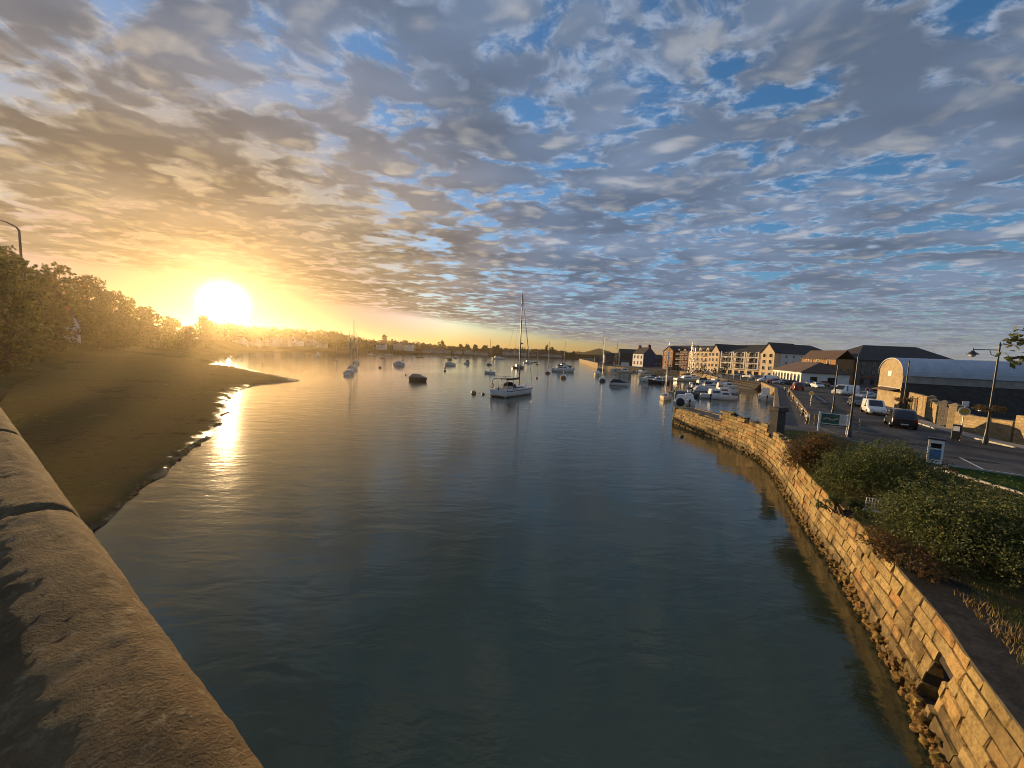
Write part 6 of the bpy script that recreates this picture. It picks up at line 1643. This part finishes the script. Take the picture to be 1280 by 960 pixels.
# quay rail: posts and a timber rail, and the mooring bollards
QA, QB = Vector((29.6,36.2)), Vector((56.6,75.4)); d = QB-QA
r = empty('quay_rail', (QA.x,QA.y,2.15), math.atan2(d.y,d.x), 'long low timber post and rail fence between the quay walk and the car park', 'rail fence')
ln = d.length; n = 25; pb = MB(); pb.bbox(-.09,-.09,0,.09,.09,1.02,.02); first = None
for i in range(n+1):
    if first is None: first = pb.build('post', M['timber'], r); o = first
    else: o = first.copy(); COL.objects.link(o); o.parent = r
    o.location = (ln*i/n,0,0)
b = MB(); b.bbox(0,-.05,.62,ln,.05,.78,.015); b.build('rail', M['timber'], r)
b = MB(); b.bbox(0,-.045,.28,ln,.045,.40,.015); b.build('rail', M['timber'], r)
P0, P1 = at(1041,545,2.15), at(1056,546,2.15)
r = empty('quay_rail', (QA.x+.2,QA.y-.35,2.15), R(-42), 'short pale rail fence closing off the quay walk beside the information board', 'rail fence')
for x in (0,1.6,3.2):
    o = first.copy(); COL.objects.link(o); o.parent = r; o.location = (x,0,0)
b = MB(); b.bbox(0,-.05,.62,3.2,.05,.78,.015); b.build('rail', M['timber'], r)
bm_ = [('nearest mooring bollard beside the end of the quay rail',1009.5,529),('second mooring bollard up the quay walk',1003.5,519),('third mooring bollard up the quay walk, opposite the round pale sign',997.5,510),('mooring bollard midway along the quay walk',991.5,501),('mooring bollard toward the far end of the quay walk',986,494),('farthest mooring bollard by the corner of the basin',981,489)]
for lb, px, py in bm_:
    p = at(px,py,2.15); r = empty('mooring_bollard', (p.x,p.y,2.13), 0, lb, 'bollard', 'mooring bollards along the quay walk')
    b = MB(); b.revolve([(.24,0),(.24,.1),(.16,.14),(.14,.55),(.15,.6)],12); b.build('shaft', M['black_paint'], r)
    b = MB(); b.revolve([(.15,.6),(.22,.64),(.23,.78),(.16,.86),(.02,.88)],12); b.build('cap', M['render_pale'], r)
# promenade railing and planting in front of the flats
for lb, a_, c_ in (('promenade railing with pale posts below the cream flats',(86.5,165.5),(83.6,180.5)),('promenade railing at the head of the slip below the right gable tower',(75.8,111.5),(71.2,119.0)),('promenade railing between the gangway and the left gable tower',(74.2,131),(85.8,163))):
    a_, c_ = Vector(a_), Vector(c_); d = c_-a_; r = empty('railing', (a_.x,a_.y,2.2), math.atan2(d.y,d.x), lb, 'railing'); n = max(4,int(d.length/2)); src = None
    for i in range(n+1):
        if src is None:
            b = MB(); b.cyl((0,0,0),(0,0,1.1),.06,.06,6); src = b.build('post', M['render_white'], r); o = src
        else: o = src.copy(); COL.objects.link(o); o.parent = r
        o.location = (d.length*i/n,0,0)
    for zz in (.55,1.05):
        b = MB(); b.cyl((0,0,zz),(d.length,0,zz),.035,.035,5); b.build('rail', M['black_paint'], r)
for i, (px, py, h, lb) in enumerate(((862,466,3.4,'shrub on the promenade left of the parked red hatchback'),(878,468,4.2,'small tree in front of the left gable tower'),(893,470,3.2,'bush on the promenade right of the left gable tower'),(905,470.5,4.4,'small tree on the promenade at the head of the gangway'),(847,465,3.0,'low bush below the red brick flats'),(836,464,3.2,'bush at the left corner of the red brick flats'))):
    p = at(px,py,2.15); r = empty('shrub', (p.x,p.y,2.1), i, lb, 'shrub', 'planting along the promenade'); tree_parts(r, h, h*.42, 700, .38, 120+i, M['leaf_tree'], low=.15, lumpn=9)
# white wire frame lying by the shrubs
p = at(1087,642,2.15); r = empty('wire_frame', (p.x-.2,p.y-.3,2.45), R(-35), 'small broken white wire frame leaning among the shrubs by the wall', 'frame')
b = MB(); b.tube([(-.22,0,0),(-.2,.05,.42),(.22,.05,.42),(.22,0,0)],.016,6)
for k in range(1,5): b.tube([(-.22+.088*k,0,.02),(-.2+.084*k,.05,.42)],.009,5)
for k in range(1,4): b.tube([(-.22,.012*k,.105*k),(.22,.012*k,.105*k)],.009,5)
b.build('grid', M['white'], r); b = MB(); b.bbox(-.3,-.2,-.04,.32,-.1,.0,.01); b.build('bar', M['white'], r)
EXPOSURE = 0.85

# ------------------------------------------------------------------ render settings
vs = scene.view_settings; vs.view_transform = 'Standard'; vs.look = 'None'; vs.gamma = 1; vs.use_curve_mapping = False
vs.exposure = EXPOSURE
scene.render.engine = 'CYCLES'
cy = scene.cycles
cy.use_denoising = True; cy.max_bounces = 6; cy.diffuse_bounces = 3; cy.glossy_bounces = 3; cy.transmission_bounces = 4; cy.volume_bounces = 0
cy.transparent_max_bounces = 8; cy.sample_clamp_indirect = 6.0; cy.sample_clamp_direct = 0.0
scene.cycles.filter_width = 1.0
cy.denoising_prefilter = 'ACCURATE'
